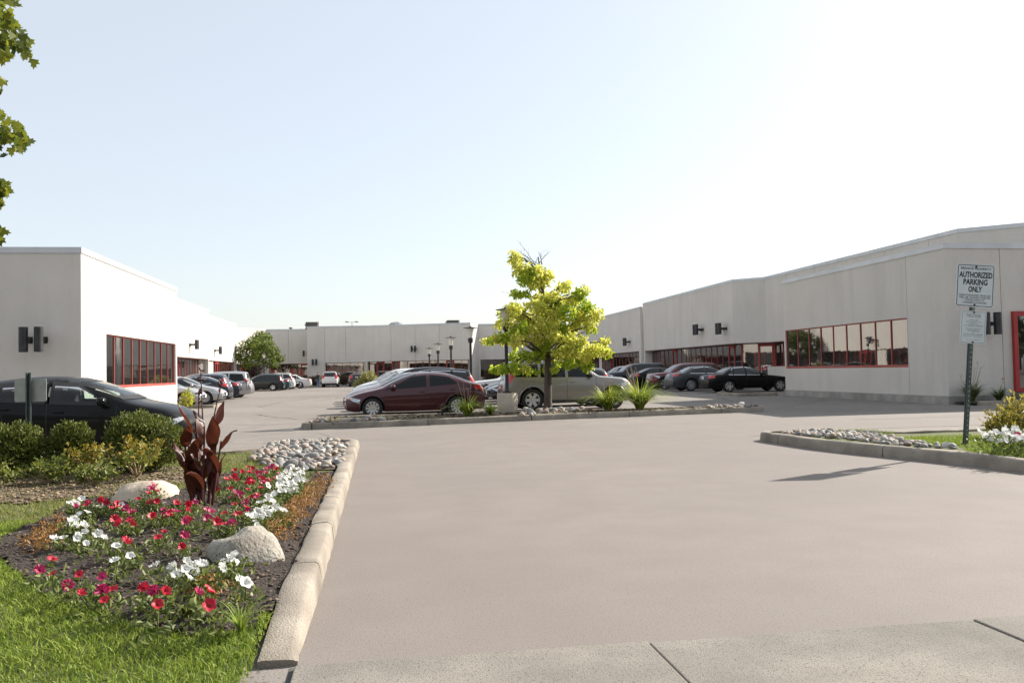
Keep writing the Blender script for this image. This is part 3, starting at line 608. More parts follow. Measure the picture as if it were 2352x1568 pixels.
WHEELS = {}
def wheel_meshes(r, spokes, width=.2):
    key = (round(r, 3), spokes)
    if key in WHEELS: return WHEELS[key]
    Rx = Matrix.Rotation(rad(90), 4, 'X'); rr = r * .66; w = width / 2
    t = MB().lathe([(rr * .96, -w * .8), (rr * 1.02, -w), (r * .93, -w), (r * .985, -w * .72), (r, -w * .3), (r, w * .3), (r * .985, w * .72), (r * .93, w), (rr * 1.02, w), (rr * .96, w * .8)], 28, Rx, cap=False).mesh('wheel', TYRE, 35)
    m = MB()
    for s in (-1, 1):
        y = s * w * .78
        m.lathe([(rr * .97, 0), (rr * .9, .012)], 28, Matrix.Translation((0, y, 0)) @ Rx, cap=False)
        for k in range(spokes):
            a = 2 * math.pi * k / spokes; ca, sa = math.cos(a), math.sin(a); V = []
            for rad_, hw, dy in ((rr * .1, .05 if spokes < 8 else .03, 0.0), (rr * .93, (.058 if spokes < 8 else .034), .015)):
                for q in (-1, 1):
                    for e in (0, -.03): V.append((rad_ * ca - q * hw * sa, y + s * (dy + e - .008), rad_ * sa + q * hw * ca))
            m.add(V, [(0, 2, 6, 4), (1, 5, 7, 3), (0, 4, 5, 1), (2, 3, 7, 6)])
        m.lathe([(rr * .22, 0), (rr * .2, -s * .02), (.001, -s * .025)], 14, Matrix.Translation((0, y, 0)) @ Rx, cap=False)
        m.lathe([(rr * .99, -s * .012), (rr * .93, -s * .016), (rr * .90, s * .03)], 28, Matrix.Translation((0, y, 0)) @ Rx, cap=False)
        m.lathe([(rr * .95, 0), (.002, 0)], 20, Matrix.Translation((0, y - s * .055, 0)) @ Rx, mi=1, cap=False)
    WHEELS[key] = (t, m.mesh('rim', [RIMM, RIMD], 40)); return WHEELS[key]

BODIES = {}
def body_mesh(s):
    key = repr(sorted(s.items(), key=lambda a: a[0]))
    if key in BODIES: return BODIES[key]
    L, W, gc, r = s['L'], s['W'], s['gc'], s['r']; zt, zb = pchip(s['top']), pchip(s['belt']); tall = s.get('tall')
    Ra = r + (.07 if tall else .05); wx = (s['fo'], s['fo'] + s['wb'])
    xs = set(); fine = []
    for xw in wx:
        for k in range(15): fine.append(xw - Ra * math.cos(math.pi * k / 14))
        fine += [xw - Ra - .012, xw + Ra + .012]
    cand = [L * i / 46 for i in range(47)] + [.03, .07, L - .03, L - .07] + [p[0] for p in s['top']] + [(s['top'][i][0] + s['top'][i + 1][0]) / 2 for i in range(len(s['top']) - 1)]
    xs = sorted(set(fine))
    for c in sorted(cand):
        if c in (0, L) or (all(abs(c - x) > .022 for x in xs) and not any(abs(c - xw) < Ra + .013 for xw in wx)): xs.append(c)
    xs.sort()
    def low(x):
        for xw in wx:
            if abs(x - xw) <= Ra + 1e-6: return r + math.sqrt(max(0, Ra * Ra - (x - xw) ** 2))
        e = max(0, 1 - x / .5, 1 - (L - x) / .5); return gc + .05 * e * e
    prof = pchip([(0, .925), (.2, .965), (.45, .995), (.62, 1.0), (.8, .985), (.93, .968), (1, .945)])
    def plan(x):
        f = max(0, 1 - x / (.20 * L)); b = max(0, 1 - (L - x) / (.17 * L)); return W / 2 * (1 - .25 * f ** 2.4 - (.13 if tall else .17) * b ** 2.4)
    NL, NU = 9, 11; n_e = 4.6 if tall else 3.6; kt = .22 if tall else .30
    secs = []
    for x in xs:
        z0, z1, zc = low(x), zb(x), max(zt(x), zb(x) + .012); w = plan(x); sec = []
        for j in range(NL):
            z = z0 + (z1 - z0) * j / (NL - 1); sec.append((w * prof((z - gc) / (z1 - gc)), z))
        wb_ = w * prof(1.0); g = min(1, (zc - z1) / .25)
        for j in range(1, NU):
            th = math.pi / 2 * j / (NU - 1); e = 2 / (2.3 + (n_e - 2.3) * g)
            z = z1 + (zc - z1) * math.sin(th) ** e; y = (wb_ - kt * (z - z1)) * math.cos(th) ** e if j < NU - 1 else 0.0
            sec.append((y, z))
        secs.append(sec)
    nr = NL + NU - 1
    def warp(x, y, z):
        f = max(0, 1 - x / .5) ** 1.6; b = max(0, 1 - (L - x) / .45) ** 1.6
        zm = .52 if not tall else .62
        x += f * (.16 * ((z - zm) / .4) ** 2 + .16 * (y / (W / 2)) ** 2) - b * (.10 * ((z - zm) / .45) ** 2 + .08 * (y / (W / 2)) ** 2)
        return (L / 2 - x, y, z)
    mb = MB(); V = []; Fs = []
    for x, sec in zip(xs, secs):
        for y, z in sec: V.append(warp(x, y, z))
        for y, z in sec[:-1]: V.append(warp(x, -y, z))
    st = 2 * nr - 1
    for i in range(len(xs) - 1):
        a, b = i * st, (i + 1) * st
        for j in range(nr - 1): Fs.append((a + j, a + j + 1, b + j + 1, b + j))
        for j in range(nr - 1):
            p0 = nr + j; p1 = nr + j + 1 if j < nr - 2 else nr - 1
            Fs.append((a + p0, b + p0, b + p1, a + p1))
    mb.add(V, Fs)
    for end, x in ((0, xs[0]), (len(xs) - 1, xs[-1])):
        sec = secs[end]; nc = 10; Vc = []; Fc = []
        for y, z in sec:
            for c in range(nc + 1): Vc.append(warp(x, y * (1 - 2 * c / nc), z))
        for j in range(nr - 2):
            for c in range(nc):
                q = (j * (nc + 1) + c, j * (nc + 1) + c + 1, (j + 1) * (nc + 1) + c + 1, (j + 1) * (nc + 1) + c)
                Fc.append(q if end == 0 else q[::-1])
        mb.add(Vc, Fc)
    me = mb.mesh('body', [], 38)
    bm = bmesh.new(); bm.from_mesh(me); bmesh.ops.remove_doubles(bm, verts=bm.verts, dist=.0005); bmesh.ops.recalc_face_normals(bm, faces=bm.faces)
    bm.to_mesh(me); bvh = BVHTree.FromBMesh(bm); bm.free(); me.set_sharp_from_angle(angle=rad(38))
    BODIES[key] = (me, bvh); return BODIES[key]

def patch(bvh, O, ex, ez, d, corners, nu=8, nv=4, off=.005):
    """four-cornered piece laid on the body surface: points O+u*ex+v*ez shot along d"""
    O, ex, ez, d = Vector(O), Vector(ex), Vector(ez), Vector(d).normalized(); V = []; c = corners
    for j in range(nv + 1):
        for i in range(nu + 1):
            a, b = i / nu, j / nv
            u = (c[0][0] * (1 - a) + c[1][0] * a) * (1 - b) + (c[3][0] * (1 - a) + c[2][0] * a) * b
            v = (c[0][1] * (1 - a) + c[1][1] * a) * (1 - b) + (c[3][1] * (1 - a) + c[2][1] * a) * b
            p = O + ex * u + ez * v; h = bvh.ray_cast(p - d * 4, d)
            if h[0] is None:
                h = bvh.find_nearest(p)
            nn = h[1] if h[1].dot(d) < 0 else -h[1]
            V.append(h[0] + nn * off)
    return MB().add(V, [(j * (nu + 1) + i, j * (nu + 1) + i + 1, (j + 1) * (nu + 1) + i + 1, (j + 1) * (nu + 1) + i) for j in range(nv) for i in range(nu)])

def clear_glass():
    m = bpy.data.materials.new('clear_car_glass'); m.use_nodes = True; N = m.node_tree.nodes; L_ = m.node_tree.links
    t = N.new('ShaderNodeBsdfTransparent'); t.inputs[0].default_value = (.62, .72, .68, 1); g = N.new('ShaderNodeBsdfGlossy'); g.inputs['Roughness'].default_value = .02
    f = N.new('ShaderNodeFresnel'); f.inputs[0].default_value = 1.5; x = N.new('ShaderNodeMixShader')
    L_.new(f.outputs[0], x.inputs[0]); L_.new(t.outputs[0], x.inputs[1]); L_.new(g.outputs[0], x.inputs[2]); L_.new(x.outputs[0], N['Material Output'].inputs[0]); return m
CLEAR = clear_glass(); SEAT = mat('seat_fabric', (.035, .035, .036), .9)
def in_poly(poly, x, y): return bool(inside_poly(poly, x, y))
def inside_poly(poly, x, y):
    c = False; n = len(poly)
    for i in range(n):
        x0, y0 = poly[i]; x1, y1 = poly[i - 1]
        if (y0 > y) != (y1 > y) and x < (x1 - x0) * (y - y0) / (y1 - y0) + x0: c = not c
    return c
def seals(bvh, view, cs, root):
    cx_ = sum(c[0] for c in cs) / 4; cy_ = sum(c[1] for c in cs) / 4; w_ = max(c[0] for c in cs) - min(c[0] for c in cs); h_ = max(c[1] for c in cs) - min(c[1] for c in cs)
    ku, kv = 1 - .11 / w_, 1 - .11 / h_; inn = [(cx_ + (c[0] - cx_) * ku, cy_ + (c[1] - cy_) * kv) for c in cs]; out = [(cx_ + (c[0] - cx_) * (2 - ku) ** .35, cy_ + (c[1] - cy_) * (2 - kv) ** .35) for c in cs]; mb = MB()
    for i in range(4):
        q = patch(bvh, *view, [out[i], out[(i + 1) % 4], inn[(i + 1) % 4], inn[i]], 10, 1, .009); mb.add(q.v, q.f)
    mb.build('window_seal', PLAST, root)

def car(label, s, col, pos, heading, cat='car', group=None, name='parked_car', glass=None, trim=None, clad=None, spokes=5, rails=False, bumper=None, detail=True, rearplate=True, chrome_grille=False, z=0.0, amber_front=False, see=False):
    """pos: centre of the car on the ground, heading in degrees of its nose (0 = +X)"""
    if isinstance(s, str): s = SP[s]
    L, W, H, gc, r = s['L'], s['W'], s['H'], s['gc'], s['r']; glass = glass or CGLASS
    root = empty(name, (pos[0], pos[1], z), rad(heading), label, cat, group)
    me0, bvh = body_mesh(s); me = me0.copy(); setmats(me, [col] + ([clad] if clad else []))
    if clad:
        hz = gc + .16
        for p in me.polygons:
            if p.center.z < hz: p.material_index = 1
    X = lambda x: L / 2 - x
    hw = W / 2; f = s['ws']; a, b, c = s['rg']
    WS = [(-hw * .80, f[0]), (hw * .80, f[0]), (hw * .66, f[1]), (-hw * .66, f[1])]
    RW = [(-hw * .62, X(b)), (hw * .62, X(b)), (hw * .74, X(c)), (-hw * .74, X(c))] if a == 'top' else [(-hw * .74, b), (hw * .74, b), (hw * .64, c), (-hw * .64, c)]
    if see:
        glass = CLEAR; bm = bmesh.new(); bm.from_mesh(me); kill = []
        for fc in bm.faces:
            p = fc.calc_center_median(); n = fc.normal
            if p.z < min(zz for w in s['win'] for _, zz in w) - .02: continue
            if abs(n.y) > .35 and any(inside_poly([(X(x), zz) for x, zz in w], p.x, p.z) for w in s['win']): kill.append(fc)
            elif n.x > .15 and inside_poly(WS, p.y, p.z): kill.append(fc)
            elif a == 'top' and n.z > .2 and inside_poly(RW, p.y, p.x): kill.append(fc)
            elif a == 'rear' and n.x < -.2 and inside_poly(RW, p.y, p.z): kill.append(fc)
        bmesh.ops.delete(bm, geom=kill, context='FACES'); bm.to_mesh(me); bm.free()
        zs = s['win'][0][0][1]
        for x, yy, wd in ((.50 * L, -.36, .46), (.50 * L, .36, .46), (.70 * L, 0, 1.2)):
            st_ = MB(); st_.box((X(x) + .1, yy, zs - .38), (.5, wd, .18)); st_.box((0, 0, 0), (.13, wd, .66), M=Matrix.Translation((X(x) - .18, yy, zs - .05)) @ Matrix.Rotation(rad(-14), 4, 'Y'))
            for hy in ((yy,) if wd < 1 else (-.38, .38)): st_.box((0, 0, 0), (.09, .26, .17), M=Matrix.Translation((X(x) - .28, hy, zs + .33)) @ Matrix.Rotation(rad(-10), 4, 'Y'))
            st_.build('seat', SEAT, root, bevel=.03)
        MB().box((X(s['win'][0][0][0] + .15), 0, zs - .1), (.5, W - .3, .2)).build('dashboard', SEAT, root, bevel=.04)
        MB().tube([(X(s['win'][0][0][0] + .5) - .05 * math.sin(k_), .36 + .18 * math.cos(k_), zs - .02 + .17 * math.sin(k_)) for k_ in np.linspace(0, 6.283, 17)], .015, 6).build('steering_wheel', PLAST, root)
        for sg_ in (-1, 1):
            for w in s['win']: seals(bvh, ((0, 0, 0), (1, 0, 0), (0, 0, 1), (0, -sg_, 0)), [(X(x), zz) for x, zz in w], root)
        seals(bvh, ((0, 0, 0), (0, 1, 0), (0, 0, 1), (-1, 0, 0)), WS, root)
        if a == 'rear': seals(bvh, ((0, 0, 0), (0, 1, 0), (0, 0, 1), (1, 0, 0)), RW, root)
    inst('body', me, root)
    zt = pchip(s['top']); zbf = pchip(s['belt'])
    wx = (s['fo'], s['fo'] + s['wb'])
    ub = MB(); ub.box((0, 0, gc + .22), (L - .5, W - .52, .40)); ub.box((0, 0, gc + .06), (s['wb'] - 2 * r - .1, W - .2, .10))
    ub.box((X(s['wb'] / 2 + s['fo']), 0, gc + .36), (s['wb'] + 1.1 * r, W - .25, .2)); ub.build('underbody', UNDER, root)
    tm, rm = wheel_meshes(r, spokes)
    for xw in wx:
        for sg_ in (-1, 1):
            w_ = inst('wheel', tm, root, (X(xw), sg_ * (W / 2 - .125), r)); inst('rim', rm, w_)
    side = lambda sg_: ((0, 0, 0), (1, 0, 0), (0, 0, 1), (0, -sg_, 0))
    for sg_ in (-1, 1):
        for wn_ in s['win']:
            o = patch(bvh, *side(sg_), [(X(x), zz) for x, zz in wn_], 8, 5, .006).build('side_window', glass, root, smooth=60)
            if trim:
                cs = [(X(x), zz) for x, zz in wn_]
                for a, b in ((0, 1), (2, 3)):
                    dz = -.022 if a == 0 else .022
                    patch(bvh, *side(sg_), [cs[a], cs[b], (cs[b][0], cs[b][1] + dz), (cs[a][0], cs[a][1] + dz)], 8, 1, .009).build('window_trim', trim, o)
        if detail:
            w0 = s['win'][0]; x_s = (w0[0][0] - .12, s['win'][0][1][0] + .05, s['win'][1][1][0] - .06)
            for k, x in enumerate(x_s):
                zb_ = zbf(x); xx = min(x, wx[1] - r - .12) if k == 2 else x
                patch(bvh, *side(sg_), [(X(xx) - .006, gc + .16), (X(xx) + .006, gc + .16), (X(x) + .006, zb_ - .01), (X(x) - .006, zb_ - .01)], 1, 6, .002).build('door_seam', PLAST, root)
            for x in (x_s[1] - .2, x_s[2] - .12):
                zz = zbf(x) - .14; h = bvh.ray_cast(Vector((X(x), sg_ * 3, zz)), Vector((0, -sg_, 0)))
                if h[0]: MB().ball((X(x), h[0].y + sg_ * .01, zz), (.1, .022, .022), 10, e=3).build('door_handle', col, root, smooth=60)
            patch(bvh, *side(sg_), [(X(wx[1] - r - .1), gc + .02), (X(wx[0] + r + .1), gc + .02), (X(wx[0] + r + .1), gc + .1), (X(wx[1] - r - .1), gc + .1)], 6, 1, .004).build('sill_trim', PLAST if clad else col, root)
        xm = s['win'][0][0][0] + .10; zm = s['win'][0][0][1] + .07
        mm = MB().ball((X(xm), sg_ * (W / 2 + .06), zm), (.075, .115, .075), 12, e=2.8).build('mirror', col if not s.get('tall') else PLAST, root, smooth=60)
    f = s['ws']; hw = W / 2
    patch(bvh, (0, 0, 0), (0, 1, 0), (0, 0, 1), (-1, 0, 0), [(-hw * .80, f[0]), (hw * .80, f[0]), (hw * .66, f[1]), (-hw * .66, f[1])], 12, 6, .006).build('windscreen', glass, root, smooth=60)
    a, b, c = s['rg']
    if a == 'top': q = patch(bvh, (0, 0, 0), (0, 1, 0), (1, 0, 0), (0, 0, -1), [(-hw * .62, X(b)), (hw * .62, X(b)), (hw * .74, X(c)), (-hw * .74, X(c))], 12, 6, .006)
    else: q = patch(bvh, (0, 0, 0), (0, 1, 0), (0, 0, 1), (1, 0, 0), [(-hw * .74, b), (hw * .74, b), (hw * .64, c), (-hw * .64, c)], 12, 6, .006)
    q.build('rear_window', glass, root, smooth=60)
    zn = zbf(.18)
    for sg_ in (-1, 1):
        d = Vector((-.62, -.78 * sg_, 0)); ex = Vector((.78 * sg_, -.62, 0)) * -sg_; O = (L / 2 - .30, sg_ * hw * .83, 0)
        hl = patch(bvh, O, ex, (0, 0, 1), d, [(-.24, zn + .05), (.24, zn - .16), (.27, zn - .02), (-.05, zn + .045)][::1], 8, 4, .006).build('headlight', HEADL, root, smooth=60)
        if amber_front: patch(bvh, O, ex, (0, 0, 1), d, [(-.24, zn + .03), (-.12, zn - .03), (-.08, zn + .03), (-.22, zn + .06)], 4, 3, .009).build('indicator', AMBER, hl)
        zr = zbf(L - .2); up = .30 if a == 'rear' else .04; dn = .16
        d = Vector((.66, -.75 * sg_, 0)); ex = Vector((.75, .66 * sg_, 0)); O = (-L / 2 + .22, sg_ * hw * .86, 0)
        patch(bvh, O, ex, (0, 0, 1), d, [(-.20, zr - dn), (.16, zr - dn + .05), (.20, zr + up * .7), (-.16, zr + up)], 6, 5, .006).build('taillight', TAILR, root, smooth=60)
        patch(bvh, (0, 0, 0), (0, 1, 0), (0, 0, 1), (-1, 0, 0), [(sg_ * hw * .52 - .1, gc + .09), (sg_ * hw * .52 + .1, gc + .09), (sg_ * hw * .52 + .09, gc + .2), (sg_ * hw * .52 - .09, gc + .2)], 4, 3, .004).build('fog_lamp', PLAST, root)
    fr = ((0, 0, 0), (0, 1, 0), (0, 0, 1), (-1, 0, 0)); re = ((0, 0, 0), (0, 1, 0), (0, 0, 1), (1, 0, 0))
    g = patch(bvh, *fr, [(-hw * .42, zn - .17), (hw * .42, zn - .17), (hw * .48, zn - .05), (-hw * .48, zn - .05)], 8, 3, .005).build('grille', PLAST, root)
    if chrome_grille:
        for zz in (zn - .16, zn - .115, zn - .07): patch(bvh, *fr, [(-hw * .42, zz - .008), (hw * .42, zz - .008), (hw * .42, zz + .008), (-hw * .42, zz + .008)], 8, 1, .009).build('grille_bar', CHROME, g)
    patch(bvh, *fr, [(-hw * .40, gc + .08), (hw * .40, gc + .08), (hw * .44, gc + .21), (-hw * .44, gc + .21)], 8, 3, .004).build('air_intake', PLAST, root)
    def plate(x0, zz, sx):
        h = bvh.ray_cast(Vector((sx * 5, 0, zz)), Vector((-sx, 0, 0)))
        if h[0]: MB().box((h[0].x + sx * .012, 0, zz), (.012, .31, .155)).build('number_plate', PLATE, root)
    plate(0, gc + .29, 1)
    if rearplate: plate(0, (zbf(L - .2) - .02) if a == 'rear' else zbf(L - .2) - .1, -1)
    for face, zz, ww in ((fr, .46, .88), (re, .48, .9)):
        if bumper: patch(bvh, *face, [(-hw * ww * .78, zz - .17), (hw * ww * .78, zz - .17), (hw * ww * .78, zz + .1), (-hw * ww * .78, zz + .1)], 10, 3, .006).build('bumper', bumper, root, smooth=60)
    patch(bvh, *re, [(-hw * .7, gc + .07), (hw * .7, gc + .07), (hw * .7, gc + .14), (-hw * .7, gc + .14)], 8, 2, .004).build('bumper_vent', PLAST, root)
    if a == 'top': patch(bvh, *re, [(-hw * .62, zbf(L - .2) - .155), (hw * .62, zbf(L - .2) - .155), (hw * .62, zbf(L - .2) - .145), (-hw * .62, zbf(L - .2) - .145)], 8, 1, .003).build('boot_seam', PLAST, root)
    else: patch(bvh, *re, [(-hw * .66, .55), (hw * .66, .55), (hw * .66, .562), (-hw * .66, .562)], 8, 1, .003).build('boot_seam', PLAST, root)
    Ra = r + (.07 if s.get('tall') else .05)
    for xw in wx:
        for sg_ in (-1, 1):
            pts = []
            for k in range(15):
                th = math.pi * k / 14; h = bvh.ray_cast(Vector((X(xw - (Ra + .02) * math.cos(th)), sg_ * 3, r + (Ra + .02) * math.sin(th))), Vector((0, -sg_, 0)))
                if h[0]: pts.append(h[0] + Vector((0, -sg_ * .006, 0)))
            if len(pts) > 4: MB().tube(pts, .042 if s.get('tall') else .02, 6).build('arch_lip', clad or col, root, smooth=60)
    if s.get('tall'):
        for sg_ in (-1, 1): MB().box((X((wx[0] + wx[1]) / 2), sg_ * (hw - .03), gc + .05), (s['wb'] - 2 * Ra - .1, .14, .06)).build('running_board', PLAST, root, bevel=.012)
    if rails:
        for sg_ in (-1, 1):
            pts = []
            for k in range(9):
                x = L * (.42 + .48 * k / 8); h = bvh.ray_cast(Vector((X(x), sg_ * hw * .62, 4)), Vector((0, 0, -1))); pts.append((X(x), sg_ * hw * .62, h[0].z + (.045 if 0 < k < 8 else .0)))
            MB().tube(pts, .02, 6).build('roof_rail', PLAST, root)
    return root

K_BLACK = paint('black', (.0035, .0035, .004), .0, .4, .2, .15); K_NAVY = paint('navy', (.010, .014, .026)); K_MAROON = paint('maroon', (.062, .012, .016), .3, .36)
K_MAUVE = paint('mauve', (.16, .06, .065)); K_SILVER = paint('silver', (.42, .42, .43), .6, .34); K_WHITE = paint('white', (.62, .62, .61), 0)
K_BEIGE = paint('beige', (.255, .238, .222), .5, .36); K_GREY = paint('grey', (.04, .044, .05), .3, .38, .5); K_DGREY = paint('dark_grey', (.02, .023, .027)); K_RED = paint('red', (.12, .012, .02), .3)
K_TEAL = paint('teal', (.015, .06, .065)); K_GREEN = paint('dark_green', (.010, .014, .014)); K_CHAR = paint('charcoal', (.03, .026, .028)); K_ICE = paint('ice', (.42, .46, .5), .3)
LOT = 'cars parked in the lot'
# near black hatchback at the left
car('black hatchback close behind the clipped shrubs at the left', 'hatchback', K_BLACK, (-5.56, 17.3), 0, see=True, spokes=5, chrome_grille=True)
# middle row, noses to the left
car('maroon sedan parked behind the middle island, nose to the left', 'compact_sedan', K_MAROON, (1.13, 28.35), 180, spokes=10, amber_front=True, glass=CGLASD)
car('dusky red sedan mostly hidden right behind the maroon sedan', scaled('compact_sedan', 4.6, 1.78, 1.45), K_MAUVE, (1.05, 31.2), 180)
car('long black estate car showing its roof above the maroon sedan', scaled('estate', 4.4, 1.88, 1.56), K_BLACK, (1.6500000000000001, 34.0), 180, trim=CHROME)
car('pale blue-white sedan with its bonnet showing left of the black estate', scaled('compact_sedan', 4.6, 1.78, 1.44), K_ICE, (1.0, 36.9), 180)
car('dark wagon with roof bars behind the black estate car', scaled('estate', 4.85, 1.86, 1.66), K_GREEN, (1.4300000000000002, 39.8), 180, rails=True)
car('white people carrier behind the dark wagon, nose to the left', scaled('minivan', 4.7, 1.85, 1.66), K_WHITE, (.95, 45.6), 180, detail=False)
car('white hatchback nosing out left of the dark wagon', scaled('hatchback', 4.4, 1.8, 1.5), K_WHITE, (.9, 42.7), 180, detail=False)
# second row: back to back with the first
car('beige sport utility vehicle behind the yellow-green tree, nose to the right', 'suv', K_BEIGE, (6.55, 30.25), 0, rails=True, spokes=6, bumper=PLAST, amber_front=True, glass=CGLASD)
car('dark blue crossover between the maroon sedan and the beige vehicle', scaled('estate', 4.5, 1.82, 1.5), K_NAVY, (6.9, 33.6), 180)
car('dark blue sedan roof beyond the dark blue crossover', scaled('compact_sedan', 4.5, 1.76, 1.42), K_NAVY, (6.9, 37.6), 180)
car('white sedan behind the nearest black lamp post', scaled('full_sedan', 4.9, 1.84, 1.47), K_WHITE, (6.8500000000000005, 44.0), 180)
car('dark sedan behind the rear of the beige sport utility vehicle', scaled('compact_sedan', 4.5, 1.76, 1.44), K_GREY, (7.1, 40.6), 180, detail=False)
# right row along the right building
car('black sedan with star-shaped wheels beside the right corner building, boot to the left', 'executive_sedan', K_BLACK, (20.12, 45.5), 0, trim=CHROME, spokes=5)
car('dark grey sedan with chrome trim, second from the right corner building', 'full_sedan', K_GREY, (19.55, 49.6), 0, trim=CHROME, spokes=10, bumper=None)
car('dark red sport utility vehicle parked nose out in the right row', scaled('suv', 4.8, 1.95, 1.72), K_RED, (19.65, 54.2), 180, chrome_grille=True, clad=PLAST)
car('black sedan left of the dark red vehicle, boot to the left', scaled('compact_sedan', 4.7, 1.8, 1.46), K_BLACK, (19.44, 57.6), 0)
car('navy sport utility vehicle parked nose out, left of the black sedan', scaled('suv', 5.0, 1.95, 1.82), K_NAVY, (19.35, 64.0), 180, clad=PLAST, chrome_grille=True)
car('silver car farthest along the right row, under the tree branches', scaled('suv', 4.5, 1.8, 1.66), K_SILVER, (20.15, 70.5), 180, detail=False)
# left row by the left building
car('silver hatchback nosing out beside the left building corner', scaled('hatchback', 4.3, 1.75, 1.4), K_SILVER, (-10.600000000000001, 44.2), 0)
car('silver sedan parked nose out, second from the left building corner', scaled('compact_sedan', 4.5, 1.72, 1.47), K_SILVER, (-10.18, 47.0), 0, spokes=7, amber_front=True)
car('navy sedan with large red tail lamps in the left row', scaled('compact_sedan', 4.75, 1.82, 1.46), K_NAVY, (-10.57, 50.4), 180, trim=CHROME)
car('slate blue wagon with roof spoiler behind the navy sedan', scaled('estate', 4.7, 1.82, 1.6), paint('slate', (.05, .065, .09), .5), (-11.0, 53.3), 180, spokes=6)
car('dark sedan carrying a bicycle on its boot', scaled('compact_sedan', 4.5, 1.75, 1.44), K_NAVY, (-10.79, 56.2), 180)
car('silver minivan with dark grey bumper at the end of the left row', scaled('minivan', 5.0, 1.96, 1.74), K_SILVER, (-10.81, 59.6), 180, bumper=mat('grey_bumper', (.09, .09, .095), .6), glass=CGLASD, spokes=6)
# far left group
car('dark green hatchback at the front of the far left group', scaled('estate', 4.37, 1.78, 1.58), K_GREEN, (-10.78, 81.8), 180, spokes=5)
car('teal sedan tucked behind the dark green hatchback', scaled('compact_sedan', 4.5, 1.75, 1.42), K_TEAL, (-10.65, 84.9), 180, detail=False)
car('white wagon in the far left group with dark rear window', scaled('estate', 4.7, 1.82, 1.66), K_WHITE, (-10.59, 88.0), 180, rails=True)
car('black car nosing out between the white wagon and the white sedan', scaled('compact_sedan', 4.5, 1.76, 1.4), K_BLACK, (-10.25, 90.9), 0, detail=False)
car('white sedan at the end of the far left group', scaled('executive_sedan', 5.0, 1.88, 1.47), K_WHITE, (-9.6, 94.0), 180)
car('white sport utility vehicle seen from behind beside the walking woman', scaled('suv', 4.4, 1.82, 1.74), K_WHITE, (-5.35, 97.8), 90, rails=True, clad=PLAST)
car('dark small hatchback seen from behind in front of the back hedge', scaled('hatchback', 4.1, 1.76, 1.5), K_CHAR, (-2.45, 97.6), 90)
# bicycle strapped to the boot of the dark sedan
bk = empty('bicycle', (-8.15, 56.2, .86), rad(90), 'bicycle hanging on the rack behind the dark sedan', 'bicycle')
BKM = mat('bike_frame', (.03, .03, .032), .4)
for x in (-.5, .5):
    R_ = .31; w_ = MB().tube([(x + R_ * math.cos(a), 0, R_ * math.sin(a)) for a in np.linspace(0, 2 * math.pi, 25)], .02, 6).build('wheel', TYRE, bk)
    sp = MB()
    for k in range(8): a = math.pi * k / 8; sp.tube([(x + R_ * math.cos(a), 0, R_ * math.sin(a)), (x - R_ * math.cos(a), 0, -R_ * math.sin(a))], .004, 4)
    sp.build('spokes', CHROME, w_)
fr_ = MB()
for a, b in (((-.5, 0, 0), (-.12, 0, .38)), ((-.5, 0, 0), (-.02, 0, -.04)), ((-.02, 0, -.04), (-.14, 0, .42)), ((-.12, 0, .38), (.38, 0, .40)), ((-.02, 0, -.04), (.4, 0, .34)), ((.5, 0, 0), (.36, 0, .48))): fr_.tube([a, b], .018, 6)
fr_.build('frame', mat('bike_paint', (.35, .36, .38), .4), bk)
MB().box((-.15, 0, .45), (.2, .09, .04)).build('saddle', BKM, bk, bevel=.01); MB().tube([(.36, -.22, .5), (.36, 0, .52), (.36, .22, .5)], .014, 6).build('handlebar', BKM, bk)
MB().tube([(-.2, .02, .3), (-.2, .34, .1)], .016, 6).tube([(.2, .02, .3), (.2, .34, .1)], .016, 6).build('rack_strap', BKM, bk)

# ------------------------------------------------------------------ planted ground
def inside(poly, x, y):
    """vectorised point in polygon"""
    x = np.asarray(x); y = np.asarray(y); c = np.zeros(x.shape, bool); n = len(poly)
    for i in range(n):
        x0, y0 = poly[i][:2]; x1, y1 = poly[i - 1][:2]
        if y0 == y1: continue
        c ^= ((y0 > y) != (y1 > y)) & (x < (x1 - x0) * (y - y0) / (y1 - y0) + x0)
    return c
def grid_fill(name, poly, step, zf, m, parent=None, kind='structure', strict=False):
    xs = np.arange(min(p[0] for p in poly), max(p[0] for p in poly) + step, step); ys = np.arange(min(p[1] for p in poly), max(p[1] for p in poly) + step, step)
    nx, ny = len(xs), len(ys); gx, gy = np.meshgrid(xs, ys); V = np.stack([gx.ravel(), gy.ravel(), [zf(a, b) for a, b in zip(gx.ravel(), gy.ravel())]], 1)
    cx, cy = gx[:-1, :-1] + step / 2, gy[:-1, :-1] + step / 2; ok = inside(poly, cx.ravel(), cy.ravel())
    if strict:
        for ox in (-.5, .5):
            for oy in (-.5, .5): ok &= inside(poly, (cx + ox * step).ravel(), (cy + oy * step).ravel())
    i = np.arange(nx * ny).reshape(ny, nx); Q = np.stack([i[:-1, :-1], i[:-1, 1:], i[1:, 1:], i[1:, :-1]], -1).reshape(-1, 4)[ok]
    used = np.unique(Q); rm = np.zeros(nx * ny, int); rm[used] = np.arange(len(used))
    o = inst(name, fast_mesh(name, V[used], rm[Q], m, True), parent)
    if parent is None: tag(o, kind=kind)
    return o
def nz(x, y, s, k=0): return MN.noise(Vector((x * s, y * s, k)))
